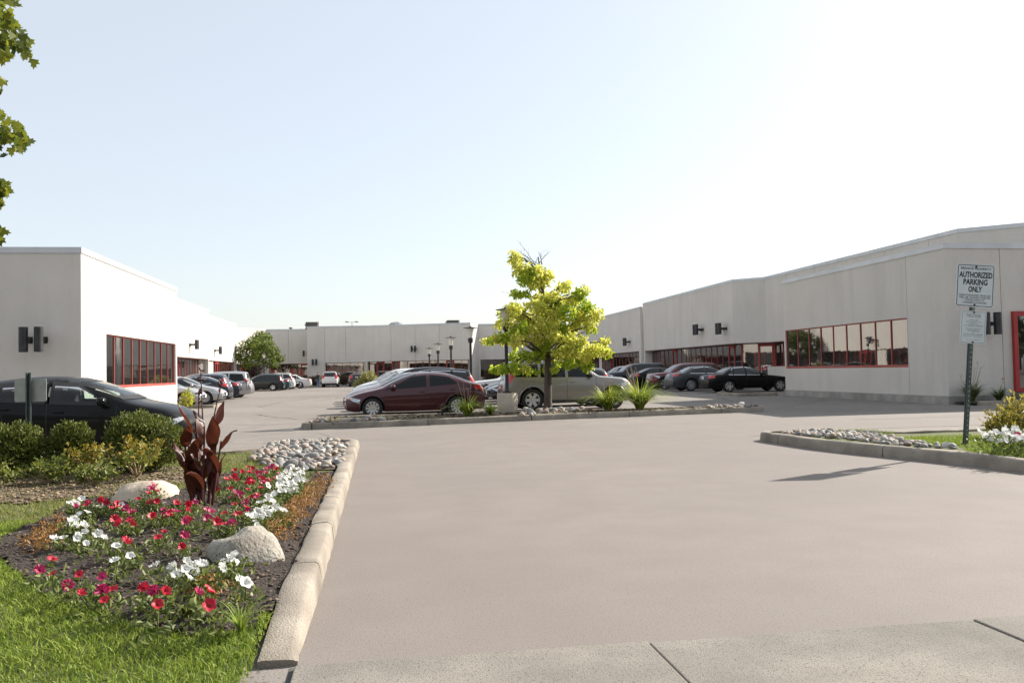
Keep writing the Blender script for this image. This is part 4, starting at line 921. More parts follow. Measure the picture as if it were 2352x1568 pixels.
BED = [(-0.65, 4.96), (-0.67, 4.75), (-0.80, 4.69), (-0.97, 4.66), (-1.21, 4.80), (-1.47, 5.02), (-1.77, 5.31), (-2.02, 5.62), (-2.32, 6.09), (-2.55, 6.46), (-2.93, 7.13), (-3.12, 7.84), (-3.11, 8.61), (-3.18, 9.43), (-3.09, 10.10), (-2.45, 9.52), (-2.28, 10.13), (-2.15, 12.01), (-1.66, 12.55), (-1.36, 12.01), (-0.60, 11.86), (-0.53, 12.88)] + [(-.57, 12.3), (-.57, 4.9)]
def mound(x, y): return .07 * math.exp(-((x + 1.75) / .95) ** 2 - ((y - 8.0) / 2.6) ** 2)
def tz(x, y): return .02 + .095 * min(1.0, max(0.0, (y - 3.7) / 1.3)) + mound(x, y) + .012 * nz(x, y, 1.3) + .006 * nz(x, y, 5)
LEFT = [(-.60, 3.78), (-.58, 16.1), (-1.0, 17.15), (-1.7, 17.3), (-2.05, 17.0), (-2.05, 15.6), (-2.5, 15.25), (-14, 15.25), (-14, 3.78)]
lawn = grid_fill('lawn', LEFT, .15, lambda x, y: tz(x, y) - .012, TURF)
bed = grid_fill('flower_bed', BED, .06, lambda x, y: tz(x, y) + .006 + .03 * nz(x, y, 6, 4) + .02 * nz(x, y, 15, 7), SOIL)
MUL = [(-5.72, 10.81), (-7.08, 13.37), (-5.43, 13.48), (-4.00, 13.47), (-2.98, 13.24), (-2.28, 11.80), (-2.45, 10.87), (-2.78, 10.29), (-3.29, 10.16), (-3.73, 9.89)]
grid_fill('mulch_bed', MUL, .1, lambda x, y: tz(x, y) + .004 + .02 * nz(x, y, 7), MULCH)
STB = [(-.58, 12.2), (-.58, 16.1), (-1.0, 17.1), (-1.7, 17.25), (-2.02, 16.9), (-2.02, 14.0), (-1.6, 12.6), (-1.2, 12.1)]
stone_l = grid_fill('stone_bed', STB, .2, lambda x, y: .125 + .01 * nz(x, y, 3), MULCH)
MID = [(p[0], p[1]) for p in ki]
mid_bed = grid_fill('island_bed', MID, .1, lambda x, y: .115 + .02 * nz(x, y, 1.5) + .05 * math.exp(-((y - 25.2) / 1.0) ** 2), MULCH, strict=True)
RGT = [(p[0], p[1]) for p in kr]
rgt_bed = grid_fill('grass_island', RGT, .1, lambda x, y: .125 + .015 * nz(x, y, 2), TURF, strict=True)
sheet('door_bed', [(19.0, 25.3), (22.2, 25.3), (22.2, 26.34), (19.0, 26.34)], .1, MULCH)

# ------------------------------------------------------------------ grass, chips, stones
def blades(n, poly, skip, zf, h, w, lean=.35, dens=None):
    x0, x1 = min(p[0] for p in poly), max(p[0] for p in poly); y0, y1 = min(p[1] for p in poly), max(p[1] for p in poly)
    x = RNG.uniform(x0, x1, n); y = RNG.uniform(y0, y1, n); ok = inside(poly, x, y)
    for s in skip: ok &= ~inside(s, x, y)
    if dens is not None: ok &= RNG.uniform(0, 1, n) < dens(x, y)
    x, y = x[ok], y[ok]; m = len(x); z = np.array([zf(a, b) for a, b in zip(x, y)]) - .01
    a = RNG.uniform(0, 2 * np.pi, m); hh = h * RNG.uniform(.45, 1.25, m) * (.75 + .5 * np.array([nz(p, q, 3, 2) for p, q in zip(x, y)])); l = RNG.uniform(.05, lean, m) * hh * 2; b = RNG.uniform(0, 2 * np.pi, m); ww = w * RNG.uniform(.7, 1.3, m)
    dx, dy = np.cos(a) * ww / 2, np.sin(a) * ww / 2; tx, ty = x + np.cos(b) * l, y + np.sin(b) * l; mx, my = x + np.cos(b) * l * .3, y + np.sin(b) * l * .3
    V = np.stack([np.stack([x - dx, y - dy, z], 1), np.stack([x + dx, y + dy, z], 1), np.stack([mx + dx * .8, my + dy * .8, z + hh * .6], 1), np.stack([mx - dx * .8, my - dy * .8, z + hh * .6], 1), np.stack([tx + dx * .12, ty + dy * .12, z + hh], 1), np.stack([tx - dx * .12, ty - dy * .12, z + hh], 1)], 1).reshape(-1, 3)
    k = np.arange(m)[:, None] * 6; Q = np.concatenate([k + np.array([[0, 1, 2, 3]]), k + np.array([[3, 2, 4, 5]])])
    return V, Q
NEAR = [(-.62, 3.72), (-.60, 5.2), (-1.2, 5.4), (-2.2, 6.4), (-3.0, 8.5), (-4.6, 9.2), (-4.2, 3.72)]
V, Q = blades(130000, NEAR, [BED], tz, .046, .006, .8)
tag(inst('lawn_grass', fast_mesh('lawn_grass', V, Q, GRASS)), 'bright green grass along the front of the flower bed', 'grass', kind='stuff')
FAR = [(-2.9, 8.2), (-2.9, 10.3), (-2.2, 10.6), (-1.3, 12.0), (-2.0, 15.2), (-6.5, 15.2), (-6.5, 8.2)]
V, Q = blades(60000, FAR, [BED], tz, .05, .008, .6, lambda x, y: np.where(inside(MUL, x, y), .18, np.where(y > 13.8, .55, .8)))
tag(inst('thin_grass', fast_mesh('thin_grass', V, Q, DRYG)), 'thin yellowish grass between the flower bed and the shrubs', 'grass', kind='stuff')
RG = [(8.69, 13.80), (9.42, 13.91), (10.62, 13.71), (12.11, 13.27), (8.75, 9.61), (8.24, 11.00), (8.69, 11.99), (8.29, 12.48)]
V, Q = blades(30000, RG, [], lambda x, y: .13, .05, .009)
tag(inst('island_grass', fast_mesh('island_grass', V, Q, GRASS)), 'sunlit grass on the right island behind the stones', 'grass', kind='stuff')
RG2 = [(8.23, 15.35), (9.21, 15.80), (9.54, 15.01), (9.14, 14.25), (8.26, 14.19)]
V, Q = blades(2500, RG2, [], lambda x, y: .13, .06, .009)
tag(inst('weed_grass', fast_mesh('weed_grass', V, Q, GRASS)), 'weeds between the stones at the back of the right island', 'grass', kind='stuff')
def chips(n, poly, zf, s, m, name, label):
    x0, x1 = min(p[0] for p in poly), max(p[0] for p in poly); y0, y1 = min(p[1] for p in poly), max(p[1] for p in poly)
    x = RNG.uniform(x0, x1, n); y = RNG.uniform(y0, y1, n); ok = inside(poly, x, y); x, y = x[ok], y[ok]; V = []; Q = []
    B = np.array([(a, b, c) for a in (-.5, .5) for b in (-.5, .5) for c in (-.5, .5)]); Fq = np.array([(0, 1, 3, 2), (4, 6, 7, 5), (0, 4, 5, 1), (2, 3, 7, 6), (0, 2, 6, 4), (1, 5, 7, 3)])
    for i, (a, b) in enumerate(zip(x, y)):
        M_ = np.array(Matrix.Rotation(random.uniform(0, 6.28), 3, 'Z') @ Matrix.Rotation(random.gauss(0, .35), 3, 'X')); d = s * random.uniform(.4, 1.3)
        V.append((B * [d, d * random.uniform(.25, .7), d * .25]) @ M_.T + [a, b, zf(a, b) + d * .08]); Q.append(Fq + 8 * i)
    return tag(inst(name, fast_mesh(name, np.concatenate(V), np.concatenate(Q), m)), label, 'mulch', kind='stuff')
BEDZ = lambda x, y: tz(x, y) + .006 + .03 * nz(x, y, 6, 4) + .02 * nz(x, y, 15, 7)
CHIP = mat('bark_chip', (.04, .027, .018), .95, (.17, .12, .085), island=True)
chips(5200, BED, BEDZ, .03, CHIP, 'bark_mulch', 'dark crumbly soil and bark bits in the flower bed')
chips(3500, MUL, lambda x, y: tz(x, y) + .01, .04, mat('dry_chip', (.12, .08, .05), .95, (.30, .22, .14), island=True), 'dry_mulch', 'dry brown mulch under the clipped shrubs')
chips(1500, MID, lambda x, y: .13 + .05 * math.exp(-((y - 25.2) / 1.0) ** 2), .07, CHIP, 'bark_mulch', 'brown bark mulch on the middle island')

SMATS = [mat('stone_grey', (.19, .18, .17), .8, (.27, .26, .245), ns=30, bump=.2, bs=60), mat('stone_buff', (.30, .25, .195), .8, (.38, .32, .25), ns=30, bump=.2, bs=60),
         mat('stone_pink', (.27, .205, .175), .8, (.33, .26, .22), ns=30, bump=.2, bs=60), mat('stone_dark', (.15, .145, .14), .8, (.2, .2, .19), ns=30), mat('stone_pale', (.38, .36, .33), .8, (.46, .44, .4), ns=30)]
SMESH = []
for v in range(3):
    for m in SMATS:
        b = MB().ball((0, 0, 0), (.5, .5, .5), 8, e=2.2 + .2 * v); b.v = [tuple(Vector(p) * (1 + .22 * MN.noise(Vector(p) * 2.2 + Vector((v * 7, 0, 0))))) for p in b.v]; SMESH.append(b.mesh('stone', m, 70))
def stones(parent, n, poly, z, s0, s1, dark=1.0, gap=.72, maxtry=40):
    x0, x1 = min(p[0] for p in poly), max(p[0] for p in poly); y0, y1 = min(p[1] for p in poly), max(p[1] for p in poly); put = []
    for _ in range(n * maxtry):
        if len(put) >= n: break
        x, y = random.uniform(x0, x1), random.uniform(y0, y1)
        if not inside(poly, np.array([x]), np.array([y]))[0]: continue
        d = random.uniform(s0, s1) * (1 if random.random() < .85 else 1.35)
        if any((x - a) ** 2 + (y - b) ** 2 < (gap * (d + c) / 2) ** 2 for a, b, c in put): continue
        put.append((x, y, d)); k = random.choices(range(5), (4, 3, 2, 1 * dark, 1.6))[0]
        inst('stone', SMESH[random.randrange(3) * 5 + k], parent, (x, y, z + d * random.uniform(.1, .25)), (random.gauss(0, .3), random.gauss(0, .3), random.uniform(0, 6.28)), (d * random.uniform(.95, 1.3), d * random.uniform(.7, .95), d * random.uniform(.5, .7)))
stones(stone_l, 298, STB, .13, .075, .16, 1.6)
stones(rgt_bed, 215, [(7.39, 15.25), (7.97, 15.72), (8.70, 15.39), (8.83, 14.72), (8.87, 13.94), (8.43, 13.04), (8.69, 11.99), (8.40, 11.64), (7.97, 12.44), (7.92, 13.34), (7.73, 14.42)], .13, .07, .145, 1.6)
stones(mid_bed, 46, [(3.88, 23.86), (4.40, 26.62), (6.45, 27.32), (6.10, 25.28)], .14, .13, .24)
stones(mid_bed, 22, [(-1.7, 23.4), (-.2, 23.5), (.3, 24.3), (-1.5, 24.6)], .13, .12, .2)
stones(mid_bed, 34, [(10.0, 25.35), (11.4, 25.45), (11.6, 25.9), (10.2, 26.2)], .13, .12, .22, 3)
stones(bed, 14, BED, .15, .04, .08)
# boulders
def boulder(c, r, rz, m, label, seed, e=2.4):
    b = MB().ball((0, 0, 0), (1, 1, 1), 26, e=e); out = []
    for p in b.v:
        v = Vector(p); n = 1 + .3 * MN.noise(v * 1.1 + Vector((seed, 0, 0))) + .1 * MN.noise(v * 2.7 + Vector((0, seed, 0))) + .025 * MN.noise(v * 7)
        out.append((v.x * n * r[0], v.y * n * r[1], v.z * n * r[2]))
    b.v = out; o = b.build('boulder', m, None, smooth=75); o.location = c; o.rotation_euler = (0, 0, rz); return tag(o, label, 'boulder')
boulder((-.93, 6.33, .10), (.255, .21, .24), .3, mat('granite', (.30, .275, .23), .85, (.42, .385, .32), ns=7, bump=.8, bs=35, speck=(.10, .09, .08), ss=75, big=(.16, .14, .115), bigs=5, bd=.02), 'speckled grey granite boulder in the bed near the kerb', 3.1)
boulder((-2.5, 9.75, .10), (.36, .3, .21), -.2, mat('sandstone', (.46, .38, .29), .85, (.55, .47, .37), ns=5, bump=.4, bs=30, speck=(.33, .27, .2), ss=50), 'smooth buff boulder behind the red flowers and left of the dark-leaved canna', 8.2, 2.1)

# ------------------------------------------------------------------ leaves
def leaf_arrays(P_, A, S, L, W, fold=.18, curl=.12):
    """one pointed leaf of two quads at each point: P base, A axis, S side, L length, W width"""
    N_ = np.cross(A, S); L = np.asarray(L)[:, None]; W = np.asarray(W)[:, None]
    V = np.stack([P_, P_ + A * L - N_ * L * curl, P_ + A * L * .30 + S * W * .46 + N_ * W * fold, P_ + A * L * .68 + S * W * .36 + N_ * (W * fold - L * curl * .3),
                  P_ + A * L * .30 - S * W * .46 + N_ * W * fold, P_ + A * L * .68 - S * W * .36 + N_ * (W * fold - L * curl * .3)], 1).reshape(-1, 3)
    k = np.arange(len(P_))[:, None] * 6
    return V, np.concatenate([k + np.array([[0, 2, 3, 1]]), k + np.array([[0, 1, 5, 4]])])
def unit(a): return a / np.maximum(1e-9, np.linalg.norm(a, axis=1, keepdims=True))
def leaf_mesh(name, P_, size, m, down=0.0, outc=None, outw=0.0, ratio=.55, var=.35, up=0.0):
    n = len(P_); A = RNG.normal(size=(n, 3)); A[:, 2] += up - down
    if outc is not None: A += outw * unit(P_ - outc)
    A = unit(A); S = unit(np.cross(A, RNG.normal(size=(n, 3)))); L = size * RNG.uniform(1 - var, 1 + var, n)
    V, Q = leaf_arrays(P_, A, S, L, L * ratio); return fast_mesh(name, V, Q, m)
def in_blobs(blobs, dens):
    out = []
    for x, y, z, r in blobs:
        n = max(4, int(dens * r * r)); d = unit(RNG.normal(size=(n, 3))) * (RNG.uniform(.15, 1, n) ** .5)[:, None] * r
        out.append(d * [1, 1, .85] + [x, y, z])
    return np.concatenate(out)
# ---- the yellow-green tree on the island
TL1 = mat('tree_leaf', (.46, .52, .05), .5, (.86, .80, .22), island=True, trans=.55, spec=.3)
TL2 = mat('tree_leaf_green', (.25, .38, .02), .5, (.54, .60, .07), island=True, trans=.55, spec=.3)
tx, ty = 5.23, 26.75
tree = empty('young_tree', (0, 0, 0), 0, 'young tree with yellow-green leaves and bare top twigs on the middle island', 'tree')
px = [(400,150,60),(430,225,66),(480,290,72),(560,250,70),(600,330,72),(660,280,55),(520,350,45),(400,410,42),(465,430,38),(385,110,35),(330,560,72),(420,560,76),(520,520,62),(600,560,72),(700,450,66),(790,370,58),(880,440,66),(820,500,76),(920,400,48),(960,520,66),(1030,590,66),(900,610,76),(760,580,76),(680,600,76),(300,660,58),(380,700,72),(480,650,72),(580,680,72),(960,680,54),(1010,705,36),(240,770,55),(180,780,42),(330,790,64),(430,790,56),(540,780,62),(650,760,60),(760,790,72),(860,800,56),(800,720,44),(240,1000,46),(320,1000,62),(400,1010,44),(430,900,62),(530,920,52),(520,1030,34),(700,900,72),(800,880,76),(900,920,76),(1000,870,76),(1080,870,64),(1120,900,46),(960,1000,54),(1060,810,46),(740,980,58),(820,960,56),(650,1015,26),(600,450,60),(700,520,60),(540,620,60),(640,680,66),(740,680,60),(860,700,60),(480,730,55),(620,830,60),(840,860,60),(560,860,50)]
blobs = []; green = []; ends = []
for i, (a, b, r) in enumerate(px):
    x, z, r = tx + (a - 632) / 248, .12 + (1345 - b) / 248, r / 248
    half = max(.25, 1.75 - .42 * abs(z - 2.2) if z > 2.2 else 1.5); dx = x - tx
    y0 = random.uniform(-1, 1) * math.sqrt(max(.05, half * half - .45 * dx * dx)) * .8
    if a < 420 and b > 470: y0 = random.uniform(-1.55, -1.15)
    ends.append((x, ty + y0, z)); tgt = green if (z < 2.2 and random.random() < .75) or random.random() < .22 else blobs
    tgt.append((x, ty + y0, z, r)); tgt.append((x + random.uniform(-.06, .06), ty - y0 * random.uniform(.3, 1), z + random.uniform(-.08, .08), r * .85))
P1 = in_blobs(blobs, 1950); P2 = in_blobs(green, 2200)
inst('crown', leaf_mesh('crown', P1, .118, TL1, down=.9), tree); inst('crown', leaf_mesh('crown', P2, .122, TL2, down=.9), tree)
trunk_pts = [(tx, ty, .08), (tx + .01, ty, .5), (tx + .03, ty, 1.1), (tx + .05, ty + .02, 1.8), (tx + .0, ty, 2.6), (tx - .03, ty - .04, 3.3), (tx - .08, ty, 4.0), (tx - .16, ty, 4.6), (tx - .2, ty, 5.0)]
MB().tube(trunk_pts, [.155, .125, .115, .11, .085, .065, .045, .03, .014], 14).build('trunk', BARK, tree, smooth=60)
def trunk_at(z):
    for (a, b) in zip(trunk_pts, trunk_pts[1:]):
        if a[2] <= z <= b[2]: return Vector(a).lerp(Vector(b), (z - a[2]) / (b[2] - a[2]))
    return Vector(trunk_pts[-1])
for i, e in enumerate(ends):
    e = Vector(e); h = math.hypot(e.x - tx, e.y - ty); z0 = min(4.6, max(1.75, e.z - .15 - .45 * h)); a = trunk_at(z0); c = a.lerp(e, .5) + Vector((random.gauss(0, .05), random.gauss(0, .05), .10 + .05 * h))
    r0 = min(.05, .016 + .014 * h)
    mbb = MB(); mbb.tube([a, a.lerp(c, .5) + Vector((0, 0, .02)), c, c.lerp(e, .55), e], [r0, r0 * .85, r0 * .65, r0 * .42, .005], 6)
    for k in range(3): mbb.tube([c.lerp(e, .2 + .25 * k), e + Vector((random.gauss(0, .16), random.gauss(0, .16), random.gauss(0, .12)))], [.008, .003], 4)
    mbb.build('branch', BARK, tree)
tw = MB()
for k in range(8):
    b0 = Vector((tx - .2 + random.uniform(-.12, .12), ty + random.uniform(-.1, .1), 4.75)); d = Vector((random.uniform(-.75, .55), random.uniform(-.3, .3), random.uniform(.25, .75)))
    tw.tube([b0, b0 + d * .5 + Vector((0, 0, .05)), b0 + d], [.012, .008, .003], 4)
    for q in range(3): tw.tube([b0 + d * (.4 + .2 * q), b0 + d * (.5 + .2 * q) + Vector((random.gauss(0, .14), random.gauss(0, .1), random.uniform(0, .16)))], [.005, .002], 3)
tw.build('bare_twigs', BARK, tree)
# ---- green tree at the far left
far = empty('green_tree', (0, 0, 0), 0, 'green leafy tree in front of the back building at far left', 'tree'); cx, cy = -13.35, 100.2
fb = [(cx + dx, cy + random.uniform(-1.3, 1.3), z, r) for dx, z, r in [(1.08 * a_, 1.06 * b_, 1.08 * c_) for a_, b_, c_ in [(0, 5.6, .7), (.6, 5.2, .8), (-.6, 5.0, .8), (-1.2, 4.5, .8), (0, 4.6, .9), (1.1, 4.4, .8), (1.6, 3.9, .7), (-1.9, 3.9, .7), (-.9, 3.7, .8), (.4, 3.7, .9), (1.3, 3.2, .7), (2.0, 3.1, .55), (-1.6, 3.1, .7), (-2.3, 3.3, .5), (-.4, 2.9, .8), (.7, 2.7, .6), (-1.1, 2.4, .5), (1.6, 2.5, .5), (0, 4.0, 1.0)]]]
inst('crown', leaf_mesh('crown', in_blobs(fb, 330), .26, mat('far_leaf', (.05, .10, .012), .6, (.26, .30, .05), island=True, trans=.4), down=.3), far)
MB().tube([(cx, cy, 0), (cx + .05, cy, 1.5), (cx, cy, 3), (cx + .1, cy, 4.6)], [.16, .12, .09, .03], 8).build('trunk', BARK, far, smooth=60)
for x, y, z, r in fb: MB().tube([(cx + .03, cy, max(1.6, z - 1.4)), ((cx + x) / 2, (cy + y) / 2, z - .4), (x, y, z)], [.06, .04, .012], 5).build('branch', BARK, far)
# ---- maple whose leaf tips hang into the picture at the left edge
mp = empty('maple_tree', (0, 0, 0), 0, 'maple leaves hanging into the picture along the upper left edge', 'tree')
MLV = [(0, 0), (.16, .02), (.42, -.02), (.36, .16), (.52, .38), (.30, .42), (.22, .50), (.26, .78), (.12, .72), (0, 1.0)]
MLV = MLV + [(-a, b) for a, b in MLV[-2:0:-1]]
clus = [(-3.62, 9.0, 5.08, .16, 14), (-3.56, 9.05, 4.82, .17, 22), (-3.66, 9.0, 4.70, .14, 12), (-3.68, 9, 4.34, .10, 9), (-3.66, 9, 4.02, .10, 7), (-3.57, 9.02, 3.86, .13, 14), (-3.48, 9.0, 3.78, .11, 9), (-3.70, 9.0, 3.70, .1, 6), (-3.62, 9, 3.32, .08, 7), (-3.67, 9, 3.18, .08, 5), (-3.63, 9, 2.86, .07, 6)]
for k in range(40): clus.append((random.uniform(-6.3, -4.0), random.uniform(8.2, 10.4), random.uniform(2.9, 6.0), .3, 14))
MLM = mat('maple_leaf', (.045, .075, .012), .5, (.26, .28, .03), island=True, trans=.45, spec=.4)
V = []; F_ = []
for x, y, z, r, n in clus:
    for _ in range(int(n * 1.7)):
        p = Vector((x, y, z)) + Vector((r * .8 * random.uniform(-1, 1), random.gauss(0, r * .7), r * .8 * random.uniform(-1, 1))); s = random.uniform(.085, .135)
        M_ = Matrix.Rotation(random.uniform(-.9, .9), 3, 'Z') @ Matrix.Rotation(rad(random.uniform(150, 225)), 3, 'X') @ Matrix.Rotation(random.gauss(0, .7), 3, 'Y'); o_ = len(V)
        R3 = Matrix.Rotation(random.gauss(0, .6), 3, Vector((0, 1, 0)))
        for a, b in MLV: V.append(p + R3 @ (M_ @ Vector((a * s, .16 * s * (abs(a) * 2 + b * b), b * s))))
        F_.append(tuple(range(o_, o_ + len(MLV))))
m_ = MB(); m_.add(V, F_); m_.build('crown', MLM, mp)
MB().tube([(-5.7, 9.6, 0), (-5.65, 9.5, 1.5), (-5.5, 9.4, 3.2), (-5.3, 9.3, 5.2), (-5.2, 9.2, 6.4)], [.16, .13, .11, .07, .03], 10).build('trunk', BARK, mp, smooth=60)
for x, y, z, r, n in clus: MB().tube([(-5.5, 9.4, max(2.3, z - .3)), ((x - 5.5) / 2, (y + 9.4) / 2, z + .12), (x - .03, y, z + .05), (x + r * .5, y, z - r * .3)], [.02, .012, .007, .003], 5).build('branch', BARK, mp)

# ---- clipped shrubs
SHR = mat('shrub_leaf', (.05, .075, .010), .55, (.22, .24, .05), island=True, trans=.25, spec=.3)
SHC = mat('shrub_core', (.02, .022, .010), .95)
def shrub(name, blobs, label, m, n, size, group=None, core=True, cat='shrub', up=.5, shell=.55):
    root = empty(name, (0, 0, 0), 0, label, cat, group); P_ = []; tot = sum(r[0] * r[2] for *_, r in blobs)
    for x, y, z, r in blobs:
        k = int(n * r[0] * r[2] / tot); d = unit(RNG.normal(size=(k, 3))); f = RNG.uniform(shell, 1, k) ** .6
        nn = np.array([1 + .30 * MN.noise(Vector(v) * 2.6 + Vector((x, y, 3))) + .16 * MN.noise(Vector(v) * 6 + Vector((x, y, 9))) for v in d])
        q = d * (f * nn)[:, None] * np.array(r) + [x, y, z]; P_.append(q[q[:, 2] > .12])
    P_ = np.concatenate(P_); c = np.array([blobs[0][0], blobs[0][1], blobs[0][2] - .2])
    inst('foliage', leaf_mesh('foliage', P_, size, m, outc=c, outw=.9, up=up, ratio=.42), root)
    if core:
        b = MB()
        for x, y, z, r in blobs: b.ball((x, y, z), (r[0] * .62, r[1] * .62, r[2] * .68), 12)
        b.build('stems', SHC, root, smooth=60)  # solid dark core added inside the foliage to block see-through, not real stems
    return root
shrub('clipped_shrub', [(-4.9, 12.6, .46, (.36, .36, .40)), (-4.8, 12.6, .56, (.30, .3, .28))], 'clipped evergreen shrub at the left edge below the sign', SHR, 9000, .042, 'clipped evergreen shrubs')
shrub('clipped_shrub', [(-4.27, 12.8, .46, (.29, .28, .36)), (-4.2, 12.75, .62, (.25, .22, .2))], 'smallest clipped evergreen shrub, between the two larger ones', SHR, 7500, .042, 'clipped evergreen shrubs')
shrub('clipped_shrub', [(-3.36, 12.75, .50, (.46, .42, .40)), (-3.12, 12.7, .50, (.44, .38, .36)), (-3.4, 12.8, .68, (.34, .32, .26))], 'largest clipped evergreen shrub in front of the bonnet of the black hatchback', SHR, 14000, .042, 'clipped evergreen shrubs')
YEL = mat('yellow_leaf', (.16, .17, .02), .55, (.50, .33, .05), island=True, trans=.4)
YGR = mat('yellowgreen_leaf', (.09, .14, .02), .55, (.30, .30, .05), island=True, trans=.35)
def twiggy(x, y, h, w, n, label, m1, m2, group='yellowing low shrubs'):
    root = empty('low_shrub', (x, y, 0), 0, label, 'shrub', group); z0 = tz(x, y); P_ = []; b = MB()
    for k in range(14):
        a = random.uniform(0, 6.28); r = random.uniform(.15, 1) * w; hh = h * random.uniform(.55, 1) * (1 - .3 * r / w)
        p = [(0, 0, z0), (r * .5 * math.cos(a), r * .5 * math.sin(a), z0 + hh * .6), (r * math.cos(a), r * math.sin(a), z0 + hh)]; b.tube(p, [.008, .006, .003], 4)
        for t in np.linspace(.3, 1, n // 14):
            q = np.array(p[1]) * (1 - t) + np.array(p[2]) * t; P_.append(q + RNG.normal(size=3) * .035)
    b.build('stems', STALK, root); P_ = np.array(P_); k = int(len(P_) * .45); o = np.argsort(-P_[:, 2] + RNG.normal(size=len(P_)) * .1)
    inst('foliage', leaf_mesh('foliage', P_[o[:k]], .055, m1, up=.4), root); inst('foliage', leaf_mesh('foliage', P_[o[k:]], .055, m2, up=.2), root)
twiggy(-3.72, 11.9, .52, .34, 560, 'yellowing shrub with orange tips between the small and the large clipped shrub', YEL, YGR)
twiggy(-3.12, 11.85, .62, .42, 700, 'taller yellowing shrub in front of the largest clipped shrub', YEL, YGR)
twiggy(-4.15, 11.6, .38, .34, 480, 'low green shrub in front of the smallest clipped shrub', YGR, SHR)
twiggy(-4.75, 11.5, .3, .4, 420, 'low leafy plant at the left edge under the clipped shrub', YGR, SHR)
twiggy(-3.45, 11.2, .28, .3, 400, 'lowest spreading plant at the front of the shrub border', YGR, SHR)
# ---- hedge strips by the back building and other far plants
HDG = mat('hedge_leaf', (.06, .035, .018), .7, (.16, .10, .04), island=True, trans=.2)
def hedge(x0, x1, y, h, label, m=HDG):
    n = max(2, int((x1 - x0) / .9)); shrub('hedge', [(x0 + (x1 - x0) * (i + .5) / n, y + random.uniform(-.1, .1), h * .5, (.68, .55, h * .52)) for i in range(n)], label, m, int(900 * n), .13, 'brown hedges along the back building', cat='hedge')
hedge(-12.5, -7.0, 101.8, 1.25, 'brown hedge left of the walking woman')
hedge(-6.6, -3.6, 102.0, 1.3, 'brown hedge behind the white sport utility vehicle')
hedge(-3.4, 1.0, 101.8, 1.25, 'brown hedge behind the dark small hatchback')
hedge(2.0, 9.5, 99.5, 1.35, 'brown hedge behind the lamp posts')
hedge(12.5, 17.0, 103, 1.5, 'brown hedge right of the lamp posts')
hedge(17.8, 22.5, 88, 1.45, 'reddish hedge under the right-hand windows behind the navy vehicle')
shrub('flowering_shrub', [(-.9, 72, .8, (.7, .7, .75)), (-.4, 72.3, .55, (.6, .6, .55)), (-1.5, 71.8, .5, (.5, .5, .5))], 'pale yellow-green shrub at the far end of the middle row', mat('pale_leaf', (.22, .23, .06), .6, (.46, .42, .17), island=True, trans=.4), 3000, .16)
shrub('leafy_plant', [(-8.6, 40.75, .35, (.22, .22, .38))], 'yellow leafy plant against the corner of the left building', mat('hosta_leaf', (.30, .34, .03), .5, (.55, .5, .08), island=True, trans=.4), 170, .2, core=False, up=-.3)
shrub('island_shrub', [(10.35, 13.0, .36, (.42, .4, .30)), (10.75, 13.1, .46, (.4, .4, .36)), (10.15, 12.8, .3, (.3, .3, .22))], 'yellowing bush on the right island behind the white flowers', mat('bush_leaf', (.13, .13, .02), .55, (.45, .36, .07), island=True, trans=.45), 2600, .07, core=False, shell=.2)
# ---- strap-leaved clumps
def clump(name, x, y, z, n, ln, label, m, stalks=0, sl=.8, group='daylily clumps on the middle island', w=.03, spread=1.15, flower=None):
    root = empty(name, (x, y, z), 0, label, 'plant', group); V = []; Q = []
    for k in range(n):
        a = random.uniform(0, 6.28); l = ln * random.uniform(.55, 1.15); lean = random.uniform(.25, 1.25) * spread; d = Vector((math.cos(a), math.sin(a), 0)); s_ = Vector((-d.y, d.x, 0)); p = d * random.uniform(0, .1 * ln); o_ = len(V)
        for j in range(6):
            t = j / 5; q = p + d * (l * lean * t ** 1.7 * .85 + l * .14 * t) + Vector((0, 0, l * (t - .55 * lean * t ** 3))); ww = w * (1 - .85 * t ** 2) * .5
            V += [q + s_ * ww, q - s_ * ww]
        Q += [(o_ + 2 * j, o_ + 2 * j + 1, o_ + 2 * j + 3, o_ + 2 * j + 2) for j in range(5)]
    inst('leaves', fast_mesh('leaves', [tuple(v) for v in V], Q, m, True), root)
    for k in range(stalks):
        a = random.uniform(0, 6.28); r = random.uniform(.1, .35) * sl; h = sl * random.uniform(.7, 1.1); e = Vector((r * math.cos(a), r * math.sin(a), h)); b = MB().tube([(0, 0, 0), e * .5 + Vector((0, 0, .05)), e], [.008, .007, .005], 4)
        for q in range(3): b.tube([e, e + Vector((random.gauss(0, .05), random.gauss(0, .05), random.uniform(.03, .1)))], [.005, .004], 3)
        b.build('stalk', STALK, root)
    if flower:
        b = MB()
        for q in range(6): a = q * math.pi / 3; b.add([(0, 0, 0), (.05 * math.cos(a - .3), .05 * math.sin(a - .3), .06), (.1 * math.cos(a), .1 * math.sin(a), .07), (.05 * math.cos(a + .3), .05 * math.sin(a + .3), .06)], [(0, 1, 2, 3)])
        f = b.build('flower', flower, root); f.location = (.12, -.05, ln * 1.15); MB().tube([(0, 0, 0), (.06, -.02, ln * .6), (.12, -.05, ln * 1.15)], .006, 4).build('flower_stem', GRASS, root)
    return root
DLY = mat('daylily_leaf', (.14, .22, .02), .5, (.42, .46, .06), island=True, trans=.45); DGR = mat('dark_strap', (.05, .08, .02), .6, (.14, .17, .05), island=True, trans=.3)
clump('daylily_clump', 2.46, 24.5, .14, 260, .72, 'daylily clump with dry stalks in front of the maroon sedan rear wheel', DLY, 5, 1.05)
clump('daylily_clump', 3.15, 24.75, .14, 130, .46, 'small daylily tuft just left of the concrete lamp base', DLY, 1, .55)
clump('daylily_clump', 6.85, 25.5, .15, 420, .92, 'large daylily clump right of the tree trunk, left one of two', DLY, 6, 1.05)
